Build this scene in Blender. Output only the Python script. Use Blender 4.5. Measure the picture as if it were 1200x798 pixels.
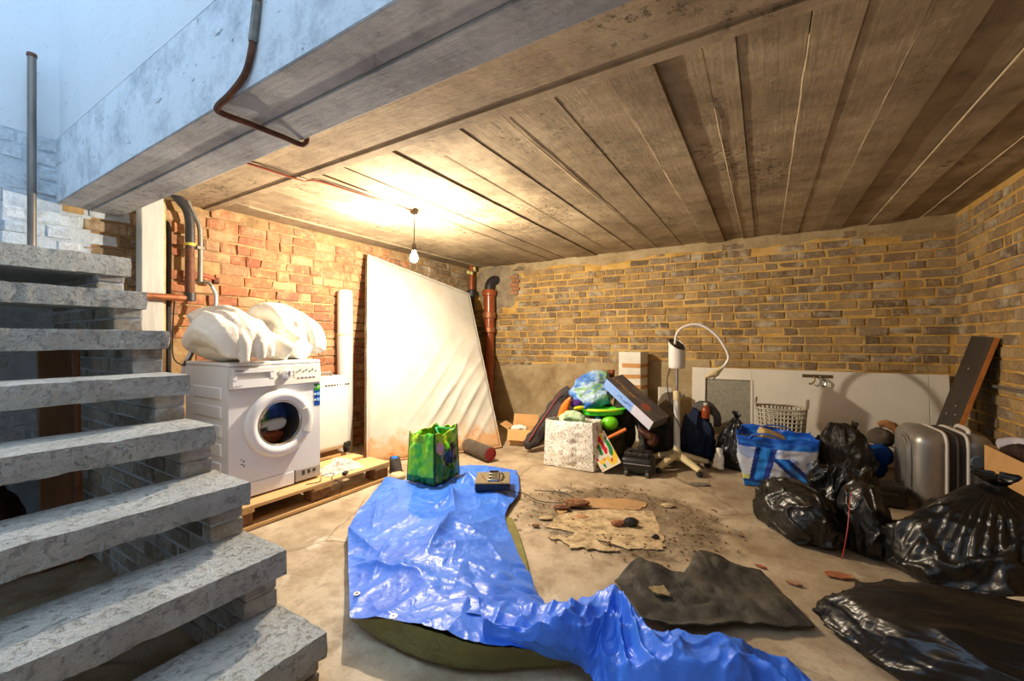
import bpy, bmesh, math, random
import numpy as np
from mathutils import Vector, Matrix, noise as mnoise

for o in list(bpy.data.objects):
    bpy.data.objects.remove(o, do_unlink=True)
SC = bpy.context.scene
COL = SC.collection

# ------------------------------------------------------------------ camera
FPX, YAW, CAMH = 488.0, math.radians(31.3), 1.13
cam_d = bpy.data.cameras.new('camera')
cam = bpy.data.objects.new('camera', cam_d)
COL.objects.link(cam)
cam_d.sensor_width = 36.0
cam_d.lens = FPX / 1200.0 * 36.0
cam_d.clip_start = 0.02
cam.location = (0, 0, CAMH)
cam.rotation_euler = (math.radians(90), 0, YAW)
SC.camera = cam

# ------------------------------------------------------------------ daylight and exposure
world = bpy.data.worlds.new('daylight')
SC.world = world
world.use_nodes = True
bg = world.node_tree.nodes['Background']
bg.inputs[0].default_value = (0.52, 0.75, 1.0, 1)
bg.inputs[1].default_value = 4.2
SC.view_settings.view_transform = 'Standard'
SC.view_settings.look = 'None'
SC.view_settings.gamma = 1.0
SC.view_settings.use_curve_mapping = False
SC.view_settings.exposure = 0.1
BULB_W = 235.0

_s, _c = math.sin(YAW), math.cos(YAW)

def ray(u, v):
    a = (u - 600) / FPX
    return (a * _c - _s, a * _s + _c, (399 - v) / FPX)

def on_z(u, v, z=0.0):
    r = ray(u, v); k = (z - CAMH) / r[2]
    return Vector((k * r[0], k * r[1], z))

def on_x(u, v, X):
    r = ray(u, v); k = X / r[0]
    return Vector((X, k * r[1], CAMH + k * r[2]))

def on_y(u, v, Y):
    r = ray(u, v); k = Y / r[1]
    return Vector((k * r[0], Y, CAMH + k * r[2]))

def proj(p):
    d = -p[0] * _s + p[1] * _c
    if d < 0.05:
        return None
    return (600 + FPX * (p[0] * _c + p[1] * _s) / d, 399 - FPX * (p[2] - CAMH) / d, d)

# ------------------------------------------------------------------ mesh helpers
RNG = random.Random(11)

def nz(x, y, z=0.0):
    return mnoise.noise(Vector((x, y, z)))

def fbm(x, y, z=0.0, octv=4):
    return mnoise.fractal(Vector((x, y, z)), 0.9, 2.1, octv)

def ridge(x, y, z=0.0):
    return max(0.0, 1.0 - abs(nz(x, y, z)) * 2.0)

class MB:
    def __init__(self):
        self.v, self.f, self.c = [], [], []
        self.col = None

    def add(self, vs, fs):
        b = len(self.v)
        self.v += [tuple(p) for p in vs]
        self.f += [tuple(i + b for i in f) for f in fs]
        if self.col is not None:
            self.c += [self.col] * len(fs)
        return self

    def box(self, c, s, rot=None):
        hx, hy, hz = s[0] / 2, s[1] / 2, s[2] / 2
        vs = [Vector((x, y, z)) for x in (-hx, hx) for y in (-hy, hy) for z in (-hz, hz)]
        if rot is not None:
            vs = [rot @ p for p in vs]
        vs = [p + Vector(c) for p in vs]
        return self.add(vs, [(0, 1, 3, 2), (4, 6, 7, 5), (0, 4, 5, 1), (2, 3, 7, 6), (0, 2, 6, 4), (1, 5, 7, 3)])

    def box2(self, a, b):
        return self.box([(a[i] + b[i]) / 2 for i in range(3)], [abs(b[i] - a[i]) for i in range(3)])

    def tube(self, pts, r, n=10, caps=True, flat=1.0):
        pts = [Vector(p) for p in pts]
        m = len(pts)
        rr = r if isinstance(r, (list, tuple)) else [r] * m
        vs, up = [], None
        for i, p in enumerate(pts):
            t = (pts[min(i + 1, m - 1)] - pts[max(i - 1, 0)])
            t = t.normalized() if t.length > 1e-9 else Vector((0, 0, 1))
            if up is None:
                up = t.orthogonal().normalized()
                if abs(t.z) < 0.9:
                    up = (Vector((0, 0, 1)) - t * t.z).normalized()
            else:
                up = (up - t * up.dot(t)).normalized()
            sd = t.cross(up)
            for k in range(n):
                a = 2 * math.pi * k / n
                vs.append(p + (up * math.sin(a) * flat + sd * math.cos(a)) * rr[i])
        fs = []
        for i in range(m - 1):
            for k in range(n):
                k2 = (k + 1) % n
                fs.append((i * n + k, i * n + k2, (i + 1) * n + k2, (i + 1) * n + k))
        if caps:
            fs.append(tuple(reversed(range(n))))
            fs.append(tuple(range((m - 1) * n, m * n)))
        return self.add(vs, fs)

    def lathe(self, prof, c=(0, 0, 0), n=24, M=None, caps=False):
        vs, fs = [], []
        for r, z in prof:
            for k in range(n):
                a = 2 * math.pi * k / n
                p = Vector((r * math.cos(a), r * math.sin(a), z))
                if M is not None:
                    p = M @ p
                vs.append(p + Vector(c))
        m = len(prof)
        for i in range(m - 1):
            for k in range(n):
                k2 = (k + 1) % n
                fs.append((i * n + k, i * n + k2, (i + 1) * n + k2, (i + 1) * n + k))
        if caps:
            fs.append(tuple(reversed(range(n))))
            fs.append(tuple(range((m - 1) * n, m * n)))
        return self.add(vs, fs)

    def grid(self, fn, nu, nv, closeu=False, colfn=None):
        vs = [fn(i / nu if not closeu else i / nu, j / nv) for j in range(nv + 1) for i in range(nu + (0 if closeu else 1))]
        w = nu if closeu else nu + 1
        fs, cs = [], []
        for j in range(nv):
            for i in range(nu):
                i2 = (i + 1) % w if closeu else i + 1
                fs.append((j * w + i, j * w + i2, (j + 1) * w + i2, (j + 1) * w + i))
                if colfn:
                    cs.append(colfn((i + .5) / nu, (j + .5) / nv))
        b = len(self.v)
        self.v += [tuple(p) for p in vs]
        self.f += [tuple(i + b for i in f) for f in fs]
        if colfn:
            self.c += cs
        elif self.col is not None:
            self.c += [self.col] * len(fs)
        return self

    def ball(self, c, r, n=16, m=10):
        def fn(a, b):
            th, ph = a * 2 * math.pi, (b - .5) * math.pi
            return (c[0] + r[0] * math.cos(ph) * math.cos(th), c[1] + r[1] * math.cos(ph) * math.sin(th), c[2] + r[2] * math.sin(ph))
        return self.grid(fn, n, m, closeu=True)

    def xf(self, M):
        self.v = [tuple(M @ Vector(p)) for p in self.v]
        return self

    def prism(self, poly, z0, z1):
        n = len(poly)
        vs = [(p[0], p[1], z0) for p in poly] + [(p[0], p[1], z1) for p in poly]
        fs = [tuple(reversed(range(n))), tuple(range(n, 2 * n))]
        fs += [(i, (i + 1) % n, n + (i + 1) % n, n + i) for i in range(n)]
        return self.add(vs, fs)

    def build(self, name, mat, parent=None, smooth=35, bevel=0, origin=None, weld=False, solid=0, sub=0):
        off = Vector(origin) if origin is not None else Vector((0, 0, 0))
        vs = self.v if origin is None else [tuple(Vector(p) - off) for p in self.v]
        me = bpy.data.meshes.new(name)
        me.from_pydata(vs, [], self.f)
        if self.c:
            at = me.color_attributes.new('Col', 'FLOAT_COLOR', 'CORNER')
            buf = []
            for poly, col in zip(self.f, self.c):
                buf += [col[0], col[1], col[2], 1.0] * len(poly)
            at.data.foreach_set('color', buf)
        bm = bmesh.new(); bm.from_mesh(me)
        if weld:
            bmesh.ops.remove_doubles(bm, verts=bm.verts, dist=weld if weld is not True else 1e-5)
        bmesh.ops.recalc_face_normals(bm, faces=bm.faces)
        bm.to_mesh(me); bm.free()
        me.validate()
        if smooth:
            me.shade_smooth()
            if smooth < 180:
                me.set_sharp_from_angle(angle=math.radians(smooth))
        o = bpy.data.objects.new(name, me)
        COL.objects.link(o)
        if origin is not None:
            o.location = off
        if mat is not None:
            for m_ in (mat if isinstance(mat, (list, tuple)) else [mat]):
                me.materials.append(m_)
        if parent is not None:
            o.parent = parent
        if solid:
            md = o.modifiers.new('thickness', 'SOLIDIFY'); md.thickness = solid; md.offset = 0
        if bevel:
            md = o.modifiers.new('bevel', 'BEVEL'); md.width = bevel; md.segments = 2; md.limit_method = 'ANGLE'
            md.angle_limit = math.radians(40)
        if sub:
            md = o.modifiers.new('subdivision', 'SUBSURF'); md.levels = sub; md.render_levels = sub
        return o

def tag(o, label, cat, group=None):
    o['label'] = label; o['category'] = cat
    if group:
        o['group'] = group
    return o

def struct(o, label=None):
    o['kind'] = 'structure'
    if label:
        o['label'] = label
    return o

def thing(name, label, cat, loc=(0, 0, 0), rotz=0.0, group=None):
    o = bpy.data.objects.new(name, None)
    COL.objects.link(o)
    o.empty_display_size = 0.05
    o.location = loc; o.rotation_euler = (0, 0, rotz)
    return tag(o, label, cat, group)

def smoothpath(pts, n=8):
    """Catmull-Rom through the points"""
    P = [Vector(p) for p in pts]
    P = [P[0] * 2 - P[1]] + P + [P[-1] * 2 - P[-2]]
    out = []
    for i in range(1, len(P) - 2):
        for k in range(n):
            t = k / n
            a, b, c, d = P[i - 1], P[i], P[i + 1], P[i + 2]
            out.append(0.5 * ((2 * b) + (c - a) * t + (2 * a - 5 * b + 4 * c - d) * t * t + (3 * b - a - 3 * c + d) * t ** 3))
    out.append(P[-2])
    return out

# ------------------------------------------------------------------ materials
def rgb(*c):
    if len(c) == 1:
        h = c[0]; c = ((h >> 16) & 255, (h >> 8) & 255, h & 255)
    return tuple(((x / 255) / 12.92 if x / 255 <= .04045 else ((x / 255 + .055) / 1.055) ** 2.4) for x in c) + (1.0,)

class NT:
    def __init__(self, name):
        self.m = bpy.data.materials.new(name)
        self.m.use_nodes = True
        self.t = self.m.node_tree
        self.b = self.t.nodes['Principled BSDF']

    def n(self, typ, **kw):
        nd = self.t.nodes.new(typ)
        ins = kw.pop('ins', {})
        for k, v in kw.items():
            setattr(nd, k, v)
        for k, v in ins.items():
            if isinstance(v, bpy.types.NodeSocket):
                self.t.links.new(v, nd.inputs[k])
            else:
                nd.inputs[k].default_value = v
        return nd

    def link(self, a, b):
        self.t.links.new(a, b)

    def pos(self, scale=(1, 1, 1), world_space=True):
        if world_space:
            p = self.n('ShaderNodeNewGeometry').outputs['Position']
        else:
            p = self.n('ShaderNodeTexCoord').outputs['Object']
        return self.n('ShaderNodeMapping', ins={'Vector': p, 'Scale': scale}).outputs[0]

    def noise(self, scale, detail=4, rough=.6, vec=None, dist=0.0):
        ins = {'Scale': scale, 'Detail': detail, 'Roughness': rough, 'Distortion': dist}
        ins['Vector'] = vec if vec is not None else self.pos()
        return self.n('ShaderNodeTexNoise', ins=ins).outputs['Fac']

    def ramp(self, fac, stops, interp='LINEAR'):
        r = self.n('ShaderNodeValToRGB', ins={'Fac': fac})
        r.color_ramp.interpolation = interp
        e = r.color_ramp.elements
        while len(e) > 1:
            e.remove(e[0])
        e[0].position = stops[0][0]; e[0].color = stops[0][1]
        for p, c in stops[1:]:
            x = e.new(p); x.color = c
        return r.outputs['Color']

    def mix(self, fac, a, b, mode='MIX'):
        nd = self.n('ShaderNodeMix', data_type='RGBA', blend_type=mode)
        for sock, v in ((nd.inputs[0], fac), (nd.inputs[6], a), (nd.inputs[7], b)):
            if isinstance(v, bpy.types.NodeSocket):
                self.link(v, sock)
            else:
                sock.default_value = v
        return nd.outputs[2]

    def math(self, op, a, b=0.0, c=None, clamp=False):
        nd = self.n('ShaderNodeMath', operation=op, use_clamp=clamp)
        for i, v in enumerate((a, b) if c is None else (a, b, c)):
            if isinstance(v, bpy.types.NodeSocket):
                self.link(v, nd.inputs[i])
            else:
                nd.inputs[i].default_value = v
        return nd.outputs[0]

    def thresh(self, fac, lo, hi):
        return self.n('ShaderNodeMapRange', clamp=True, ins={'Value': fac, 'From Min': lo, 'From Max': hi}).outputs[0]

    def rand(self):
        a = self.n('ShaderNodeObjectInfo').outputs['Random']
        b = self.n('ShaderNodeNewGeometry').outputs['Random Per Island']
        return self.math('FRACT', self.math('ADD', a, b))

    def color(self, c):
        if isinstance(c, bpy.types.NodeSocket):
            self.link(c, self.b.inputs['Base Color'])
        else:
            self.b.inputs['Base Color'].default_value = c
        return self

    def bump(self, h, strength=.4, dist=.01):
        nd = self.n('ShaderNodeBump', ins={'Height': h, 'Strength': strength, 'Distance': dist})
        self.link(nd.outputs[0], self.b.inputs['Normal'])
        return self

    def set(self, rough=.6, metal=0.0, spec=.5, **kw):
        for k, v in (('Roughness', rough), ('Metallic', metal), ('Specular IOR Level', spec)):
            if isinstance(v, bpy.types.NodeSocket):
                self.link(v, self.b.inputs[k])
            else:
                self.b.inputs[k].default_value = v
        for k, v in kw.items():
            self.b.inputs[k.replace('_', ' ')].default_value = v
        return self

def simple(name, col, rough=.5, metal=0.0, var=.12, scale=9.0, bump=0.0, bscale=60.0, spec=.5, stretch=(1, 1, 1), **kw):
    """a base colour with a soft, slightly darker and lighter mottling and a fine relief"""
    t = NT(name)
    c = rgb(*col) if isinstance(col, tuple) and len(col) == 3 else col
    lo = tuple(x * (1 - var) for x in c[:3]) + (1,)
    hi = tuple(min(1, x * (1 + var)) for x in c[:3]) + (1,)
    f = t.noise(scale, 5, .6, vec=t.pos(stretch))
    t.color(t.ramp(f, [(.3, lo), (.7, hi)]))
    t.set(rough, metal, spec, **kw)
    if bump:
        t.bump(t.noise(bscale, 4, .6, vec=t.pos(stretch)), bump, .004)
    return t.m

def painted(name, rough=.5, bump=0.0, bscale=40, spec=.5):
    """printed sheet: colours come from the mesh's own flat print"""
    t = NT(name)
    a = t.n('ShaderNodeVertexColor', layer_name='Col').outputs['Color']
    f = t.noise(25, 3)
    t.color(t.mix(.12, a, t.ramp(f, [(.3, (.5, .5, .5, 1)), (.7, (1, 1, 1, 1))]), 'MULTIPLY'))
    t.set(rough, 0, spec)
    if bump:
        t.bump(t.noise(bscale, 4), bump, .004)
    return t.m
# ================================================================== the room
XL, XR, YB, ZC = -3.80, 1.40, 5.05, 2.20          # left, right, back wall and ceiling
YF = -1.30                                         # wall behind the stairs' foot
BY0, BY1, BZ0, BZ1 = 0.745, 1.05, 1.986, 2.385     # concrete beam along the stairwell
OPX = 0.45                                         # stairwell opening ends here

# ---- surface materials
def mat_floor():
    t = NT('worn_concrete_floor')
    big = t.noise(1.6, 5, .62)
    mid = t.noise(6, 6, .65)
    fine = t.noise(45, 4, .7)
    c = t.ramp(big, [(.28, rgb(140, 122, 98)), (.45, rgb(168, 150, 124)), (.58, rgb(188, 170, 144)), (.75, rgb(212, 198, 174))])
    c = t.mix(t.math('MULTIPLY', t.thresh(mid, .46, .70), .7), c, rgb(130, 106, 80))
    c = t.mix(t.math('MULTIPLY', t.thresh(fine, .55, .75), .35), c, rgb(95, 80, 62))
    # dried adhesive bed left where tiles were lifted: an island with its own ragged outline
    p = t.n('ShaderNodeNewGeometry').outputs['Position']
    s = t.n('ShaderNodeSeparateXYZ', ins={0: p})
    dx = t.math('DIVIDE', t.math('ADD', s.outputs[0], .80), .62)
    dy = t.math('DIVIDE', t.math('ADD', s.outputs[1], -2.66), .50)
    d = t.math('SQRT', t.math('ADD', t.math('MULTIPLY', dx, dx), t.math('MULTIPLY', dy, dy)))
    d = t.math('ADD', d, t.math('MULTIPLY', t.math('SUBTRACT', t.noise(7, 5, .7), .5), 1.1))
    isl = t.thresh(d, 1.12, .90)
    dark = t.ramp(t.noise(60, 5, .8), [(.35, rgb(58, 49, 38)), (.52, rgb(100, 86, 66)), (.68, rgb(160, 138, 106))])
    c = t.mix(t.math('MULTIPLY', isl, t.ramp(t.noise(5, 5, .7), [(.35, (.35,) * 3 + (1,)), (.6, (.95,) * 3 + (1,))])), c, dark)
    # hairline cracks and scuffs
    wv = t.n('ShaderNodeTexVoronoi', feature='DISTANCE_TO_EDGE', ins={'Vector': t.mix(.12, t.pos((1.1, 1.1, 1.1)), t.n('ShaderNodeTexNoise', ins={'Vector': t.pos(), 'Scale': 4.0, 'Detail': 4}).outputs['Color']), 'Scale': 1.0}).outputs['Distance']
    crk = t.math('MULTIPLY', t.thresh(wv, .012, .002), t.thresh(t.noise(1.1, 2), .48, .56))
    c = t.mix(t.math('MULTIPLY', crk, .55), c, rgb(84, 68, 50))
    scf = t.thresh(t.noise(3.5, 6, .75, vec=t.pos((1, .45, 1)), dist=.8), .56, .68)
    c = t.mix(t.math('MULTIPLY', scf, .6), c, rgb(106, 90, 70))
    wht = t.thresh(t.noise(2.2, 6, .7, dist=.6), .60, .72)
    c = t.mix(t.math('MULTIPLY', wht, .6), c, rgb(226, 218, 202))
    t.color(c)
    t.set(t.ramp(mid, [(.3, (.45,) * 3 + (1,)), (.7, (.85,) * 3 + (1,))]), 0, .35)
    t.bump(t.math('ADD', t.math('MULTIPLY', fine, .5), t.math('MULTIPLY', mid, 1.2)), .5, .012)
    return t.m

def mat_brick(name, stops, smear, smear_amt, sscale=3.0, rough=.9):
    t = NT(name)
    c = t.ramp(t.rand(), stops)
    f = t.noise(30, 5, .7)
    c = t.mix(t.math('MULTIPLY', t.thresh(f, .42, .70), .75), c, t.mix(.55, c, rgb(66, 46, 30)))
    c = t.mix(t.math('MULTIPLY', t.thresh(t.noise(8, 6, .75), .54, .66), smear_amt * .7), c, t.mix(.5, smear, rgb(214, 176, 110)))
    s = t.noise(sscale, 6, .72)
    c = t.mix(t.math('MULTIPLY', t.thresh(s, .5, .66), smear_amt), c, smear)
    g = t.noise(70, 3, .6)
    c = t.mix(t.math('MULTIPLY', t.thresh(g, .58, .7), .35), c, smear)
    t.color(c); t.set(rough, 0, .2)
    t.bump(t.math('ADD', f, t.math('MULTIPLY', t.noise(110, 3), .5)), .6, .008)
    return t.m

def mat_mortar(name, a, b, c3, sc=5.0):
    t = NT(name)
    f = t.noise(sc, 6, .7)
    t.color(t.ramp(f, [(.3, a), (.5, b), (.72, c3)])); t.set(.95, 0, .15)
    t.bump(t.noise(55, 5, .75), .9, .012)
    return t.m

def mat_board_concrete(name, dark, mid, light, axis=1, amt=.5):
    """board-marked concrete: long grain along one axis, blow holes, random tone per board"""
    t = NT(name)
    sc = [1, 1, 1]; sc[axis] = .06
    grain = t.noise(60, 5, .7, vec=t.pos(tuple(sc)))
    cloud = t.noise(2.4, 5, .65)
    c = t.ramp(cloud, [(.28, dark), (.5, mid), (.72, light)])
    r = t.rand()
    c = t.mix(t.math('MULTIPLY', r, amt), c, dark)
    c = t.mix(t.math('MULTIPLY', t.thresh(grain, .45, .75), .20), c, tuple(x * .55 for x in dark[:3]) + (1,))
    holes = t.thresh(t.noise(24, 6, .8), .53, .60)
    patch = t.thresh(t.noise(2.6, 5, .65, vec=t.pos(tuple(1 if i != axis else .45 for i in range(3)))), .55, .63)
    hole = t.math('MULTIPLY', holes, patch)
    blot = t.thresh(t.noise(9, 6, .75), .5, .66)
    c = t.mix(t.math('MULTIPLY', blot, .35), c, tuple(x * .5 for x in dark[:3]) + (1,))
    c = t.mix(t.math('MULTIPLY', t.thresh(t.noise(5, 6, .75), .58, .68), .35), c, light)
    c = t.mix(t.math('MULTIPLY', hole, .8), c, tuple(x * .3 for x in dark[:3]) + (1,))
    t.color(c); t.set(.9, 0, .2)
    t.bump(t.math('SUBTRACT', t.math('ADD', t.math('MULTIPLY', grain, .45), t.math('MULTIPLY', t.noise(40, 5, .75), .6)), hole), .6, .010)
    return t.m

def mat_plaster(name, col, dirt, amt=.5):
    t = NT(name)
    f = t.noise(4, 6, .75)
    g = t.noise(28, 5, .75)
    c = t.mix(t.math('MULTIPLY', t.thresh(f, .45, .75), amt), col, dirt)
    c = t.mix(t.math('MULTIPLY', t.thresh(t.noise(16, 6, .8, vec=t.pos((.35, 1, 1))), .60, .68), amt), c, tuple(x * .5 for x in dirt[:3]) + (1,))
    c = t.mix(t.math('MULTIPLY', t.thresh(g, .62, .7), amt), c, tuple(x * .35 for x in dirt[:3]) + (1,))
    t.color(c); t.set(.75, 0, .25)
    t.bump(t.math('ADD', g, t.math('MULTIPLY', t.noise(120, 3), .3)), .35, .006)
    return t.m

M = {}
M['floor'] = mat_floor()
M['brick_red'] = mat_brick('red_brick', [(0, rgb(172, 106, 76)), (.3, rgb(184, 124, 90)), (.55, rgb(150, 92, 70)), (.75, rgb(190, 150, 112)), (.9, rgb(140, 98, 78)), (1, rgb(188, 130, 88))], rgb(200, 170, 126), .75)
M['brick_tan'] = mat_brick('tan_brick', [(0, rgb(176, 146, 104)), (.3, rgb(150, 124, 90)), (.55, rgb(190, 164, 122)), (.75, rgb(146, 122, 92)), (1, rgb(172, 148, 110))], rgb(196, 164, 108), .75, 3.2)
M['brick_grey'] = mat_brick('grey_brown_brick', [(0, rgb(150, 130, 104)), (.3, rgb(132, 112, 88)), (.55, rgb(166, 144, 114)), (.8, rgb(116, 98, 78)), (1, rgb(146, 122, 92))], rgb(206, 194, 166), .8, 4.2)
M['brick_painted'] = mat_brick('whitewashed_brick', [(0, rgb(206, 214, 220)), (.5, rgb(190, 202, 212)), (1, rgb(214, 218, 222))], rgb(150, 160, 170), .55, 5.0)
M['mortar_left'] = mat_mortar('pale_lime_mortar', rgb(116, 92, 62), rgb(172, 140, 98), rgb(204, 176, 130))
M['mortar_yellow'] = mat_mortar('ochre_mortar', rgb(176, 134, 70), rgb(222, 178, 98), rgb(226, 198, 140))
M['mortar_white'] = mat_mortar('whitewashed_mortar', rgb(150, 162, 174), rgb(196, 206, 214), rgb(214, 220, 224))
M['render'] = mat_mortar('cement_render', rgb(148, 124, 90), rgb(182, 160, 122), rgb(206, 188, 152), 3.0)
M['boards'] = mat_board_concrete('board_marked_concrete', rgb(122, 106, 84), rgb(170, 150, 120), rgb(206, 186, 152), 1, .5)
M['band'] = mat_board_concrete('board_marked_band', rgb(132, 114, 92), rgb(176, 154, 124), rgb(200, 180, 148), 0, .3)
M['soffit'] = mat_board_concrete('grey_beam_concrete', rgb(140, 140, 142), rgb(178, 178, 178), rgb(204, 204, 202), 0, .25)
M['ridge'] = simple('pale_cement_fin', (206, 186, 150), .9, var=.2, scale=20, bump=.4)
M['whitewash'] = mat_plaster('whitewashed_concrete', rgb(210, 216, 222), rgb(126, 138, 152), .9)
M['plaster'] = mat_plaster('white_plaster', rgb(208, 212, 216), rgb(190, 196, 204), .4)
M['foam'] = simple('yellow_expanding_foam', (214, 168, 84), .9, var=.3, scale=30, bump=.8)

# ---- floor
def floor_mesh():
    m = MB()
    nx, ny = 110, 134
    def fn(a, b):
        x, y = XL - .2 + a * (XR - XL + .4), YF - .2 + b * (YB - YF + .4)
        return (x, y, .006 * fbm(x * 1.3, y * 1.3, 2.0) - .004)
    m.grid(fn, nx, ny)
    return m
floor = struct(floor_mesh().build('floor', M['floor']))

# ---- brick walls
def brick_mesh(L, H, D, seed):
    r = random.Random(seed)
    j = lambda a: r.uniform(-a, a)
    e = .007
    vs = []
    for (ix, y, k) in ((0, D, 0), (0, e * .9, 0), (e, 0, 1)):
        for sx, sz in ((0, 0), (1, 0), (1, 1), (0, 1)):
            x = -L / 2 + ix + sx * (L - 2 * ix)
            z = -H / 2 + ix + sz * (H - 2 * ix)
            a = .006 if y < D else 0
            vs.append((x + j(a), -y * 0 + y + (j(.0025) if y < D else 0), z + j(a)))
    fs = []
    for l in (0, 4):
        for k in range(4):
            k2 = (k + 1) % 4
            fs.append((l + k, l + k2, l + 4 + k2, l + 4 + k))
    fs.append((8, 9, 10, 11))
    me = bpy.data.meshes.new('brick')
    me.from_pydata(vs, [], fs)
    bm = bmesh.new(); bm.from_mesh(me)
    bmesh.ops.recalc_face_normals(bm, faces=bm.faces)
    # the open back must not flip the normals: front face looks along -Y
    bm.faces.ensure_lookup_table()
    if bm.faces[8].normal.y > 0:
        bmesh.ops.reverse_faces(bm, faces=bm.faces)
    bm.to_mesh(me); bm.free()
    return me, vs, [tuple(f.vertices) for f in me.polygons]

BRICK_D = .05
_brick_lib = {}
def brick_lib(L, H, mat):
    key = (round(L, 3), round(H, 3), mat.name)
    if key not in _brick_lib:
        out = []
        for s in range(5):
            me, vs, fs = brick_mesh(L, H, BRICK_D, hash(key[0] * 1000) % 97 + s * 13)
            me.materials.append(mat)
            out.append((me, vs, fs))
        _brick_lib[key] = out
    return _brick_lib[key]

def brick_wall(wall, org, udir, nrm, length, height, course, choose, seed, proud=.012, limit=300, Ls=(.215, .105), joint=.014, z0=0.0, tilt=.004):
    """lay every brick of a wall; the largest in view become objects, the rest one joined part"""
    r = random.Random(seed)
    org, udir, nrm = Vector(org), Vector(udir), Vector(nrm)
    B = Matrix((udir, -nrm, Vector((0, 0, 1)))).transposed()
    items = []
    row = 0
    z = z0
    while z + course * .6 < height:
        u = -r.uniform(0, Ls[0])
        while u < length:
            L = Ls[0] if r.random() < (.62 if row % 2 == 0 else .5) else Ls[1]
            a, b = max(u, 0), min(u + L, length)
            if b - a > .05:
                mat = choose((a + b) / 2, z + course / 2, b - a, r)
                if mat is not None:
                    items.append(((a + b) / 2, z + course / 2, b - a, L, mat, proud + r.uniform(-.006, .007), r.uniform(-1, 1) * tilt * 4, r.uniform(.94, 1.04), r.randrange(5)))
            u += L + joint
        z += course
        row += 1
    scored = []
    for it in items:
        p = org + udir * it[0] + Vector((0, 0, it[1]))
        q = proj(p)
        sc = 0
        if q and -10 < q[0] < 1210 and -5 < q[1] < 803:
            sc = it[2] / q[2] ** 2
        scored.append((sc, it, p))
    scored.sort(key=lambda x: -x[0])
    rest = {}
    n = 0
    H = course - joint
    for sc, it, p in scored:
        uu, zz, w, L, mat, pr, tl, hs, k = it
        me, vs, fs = brick_lib(L, H, mat)[k]
        Mx = Matrix.Translation(p + nrm * pr) @ (B @ Matrix.Rotation(tl, 3, 'Y')).to_4x4() @ Matrix.Diagonal((w / L, 1, hs, 1))
        if sc > 0 and n < limit:
            o = bpy.data.objects.new('brick', me)
            COL.objects.link(o)
            o.parent = wall
            o.matrix_local = Mx
            n += 1
        else:
            m = rest.setdefault(mat.name, (MB(), mat))[0]
            m.add([Mx @ Vector(q) for q in vs], fs)
    for nm, (m, mat) in rest.items():
        o = m.build('brickwork', mat, wall, smooth=0)
        o['kind'] = 'stuff'
    return wall

# back wall: cement-rendered at the foot, tan bricks, plaster remains near the corner
wb = MB().box2((XL - .25, YB, -.05), (XR + .25, YB + .25, ZC + .2)).build('wall_back', M['mortar_yellow'], smooth=0)
struct(wb)
def choose_back(u, z, w, r):
    x = XL + u
    top = .77 + .10 * (x + 3.0) / 1.9 + .02 * math.sin(x * 9)
    if x < -.55 and z < top:
        return None
    if x < -3.02 and z > 1.55 + .25 * nz(x * 4, z * 4) and z < 2.3:
        return None
    if z > 2.06 + .10 * nz(x * 1.4, 3.3) and r.random() < .8:
        return None
    g = .5 + .55 * nz(x * 1.3, z * 1.6, 4)
    return M['brick_grey'] if r.random() < g else M['brick_tan']
brick_wall(wb, (XL, YB, 0), (1, 0, 0), (0, -1, 0), XR - XL, ZC + .02, .084, choose_back, 3, proud=.007)
m = MB()
def rend(a, b):
    x = XL - .02 + a * 3.3
    top = .80 + .10 * (x + 3.0) / 1.9 + .03 * nz(x * 5, 1.0) + .02 * nz(x * 17, 2.0)
    d = .022 + .006 * fbm(x * 3, b * 3, 5)
    if b > .999:
        return (x, YB + .01, top + .008)
    return (x, YB - d, b * top)
m.grid(rend, 120, 24)
m.build('render_coat', M['render'], wb, smooth=60)
m = MB()
def rend2(a, b):
    th = a * 2 * math.pi
    rr = b * (1 + .25 * nz(math.cos(th) * 2, math.sin(th) * 2, 4))
    x, z = -3.32 + .42 * rr * math.cos(th), 1.93 + .36 * rr * math.sin(th)
    d = .026 - .03 * b ** 6 + .006 * fbm(x * 6, z * 6, 1)
    return (max(x, XL), YB - d, min(z, ZC + .02))
m.grid(rend2, 60, 14, closeu=True)
m.build('plaster_patch', simple('grey_patch_plaster', (150, 134, 108), .95, var=.35, scale=9, bump=.7, bscale=40), wb, smooth=60)
m = MB()
for k in range(5):
    m = MB().box((-3.02 + (k % 2) * .03, YB - .03, 1.80 + k * .055), (.13 - .02 * (k % 2), .03, .045))
    m.build('brick', M['brick_red'], wb, smooth=0, bevel=.006)
m = MB()
def topband(a, b):
    x = XL + a * (XR - XL)
    low = 2.10 + .07 * nz(x * 1.5, 3.3) + .035 * nz(x * 6, 1)
    return (x, YB - (.006 + .016 * b + .006 * nz(x * 8, b * 3, 2)), low + b * (ZC + .03 - low))
m.grid(topband, 160, 5)
m.build('plaster_band', M['render'], wb, smooth=60)

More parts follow.
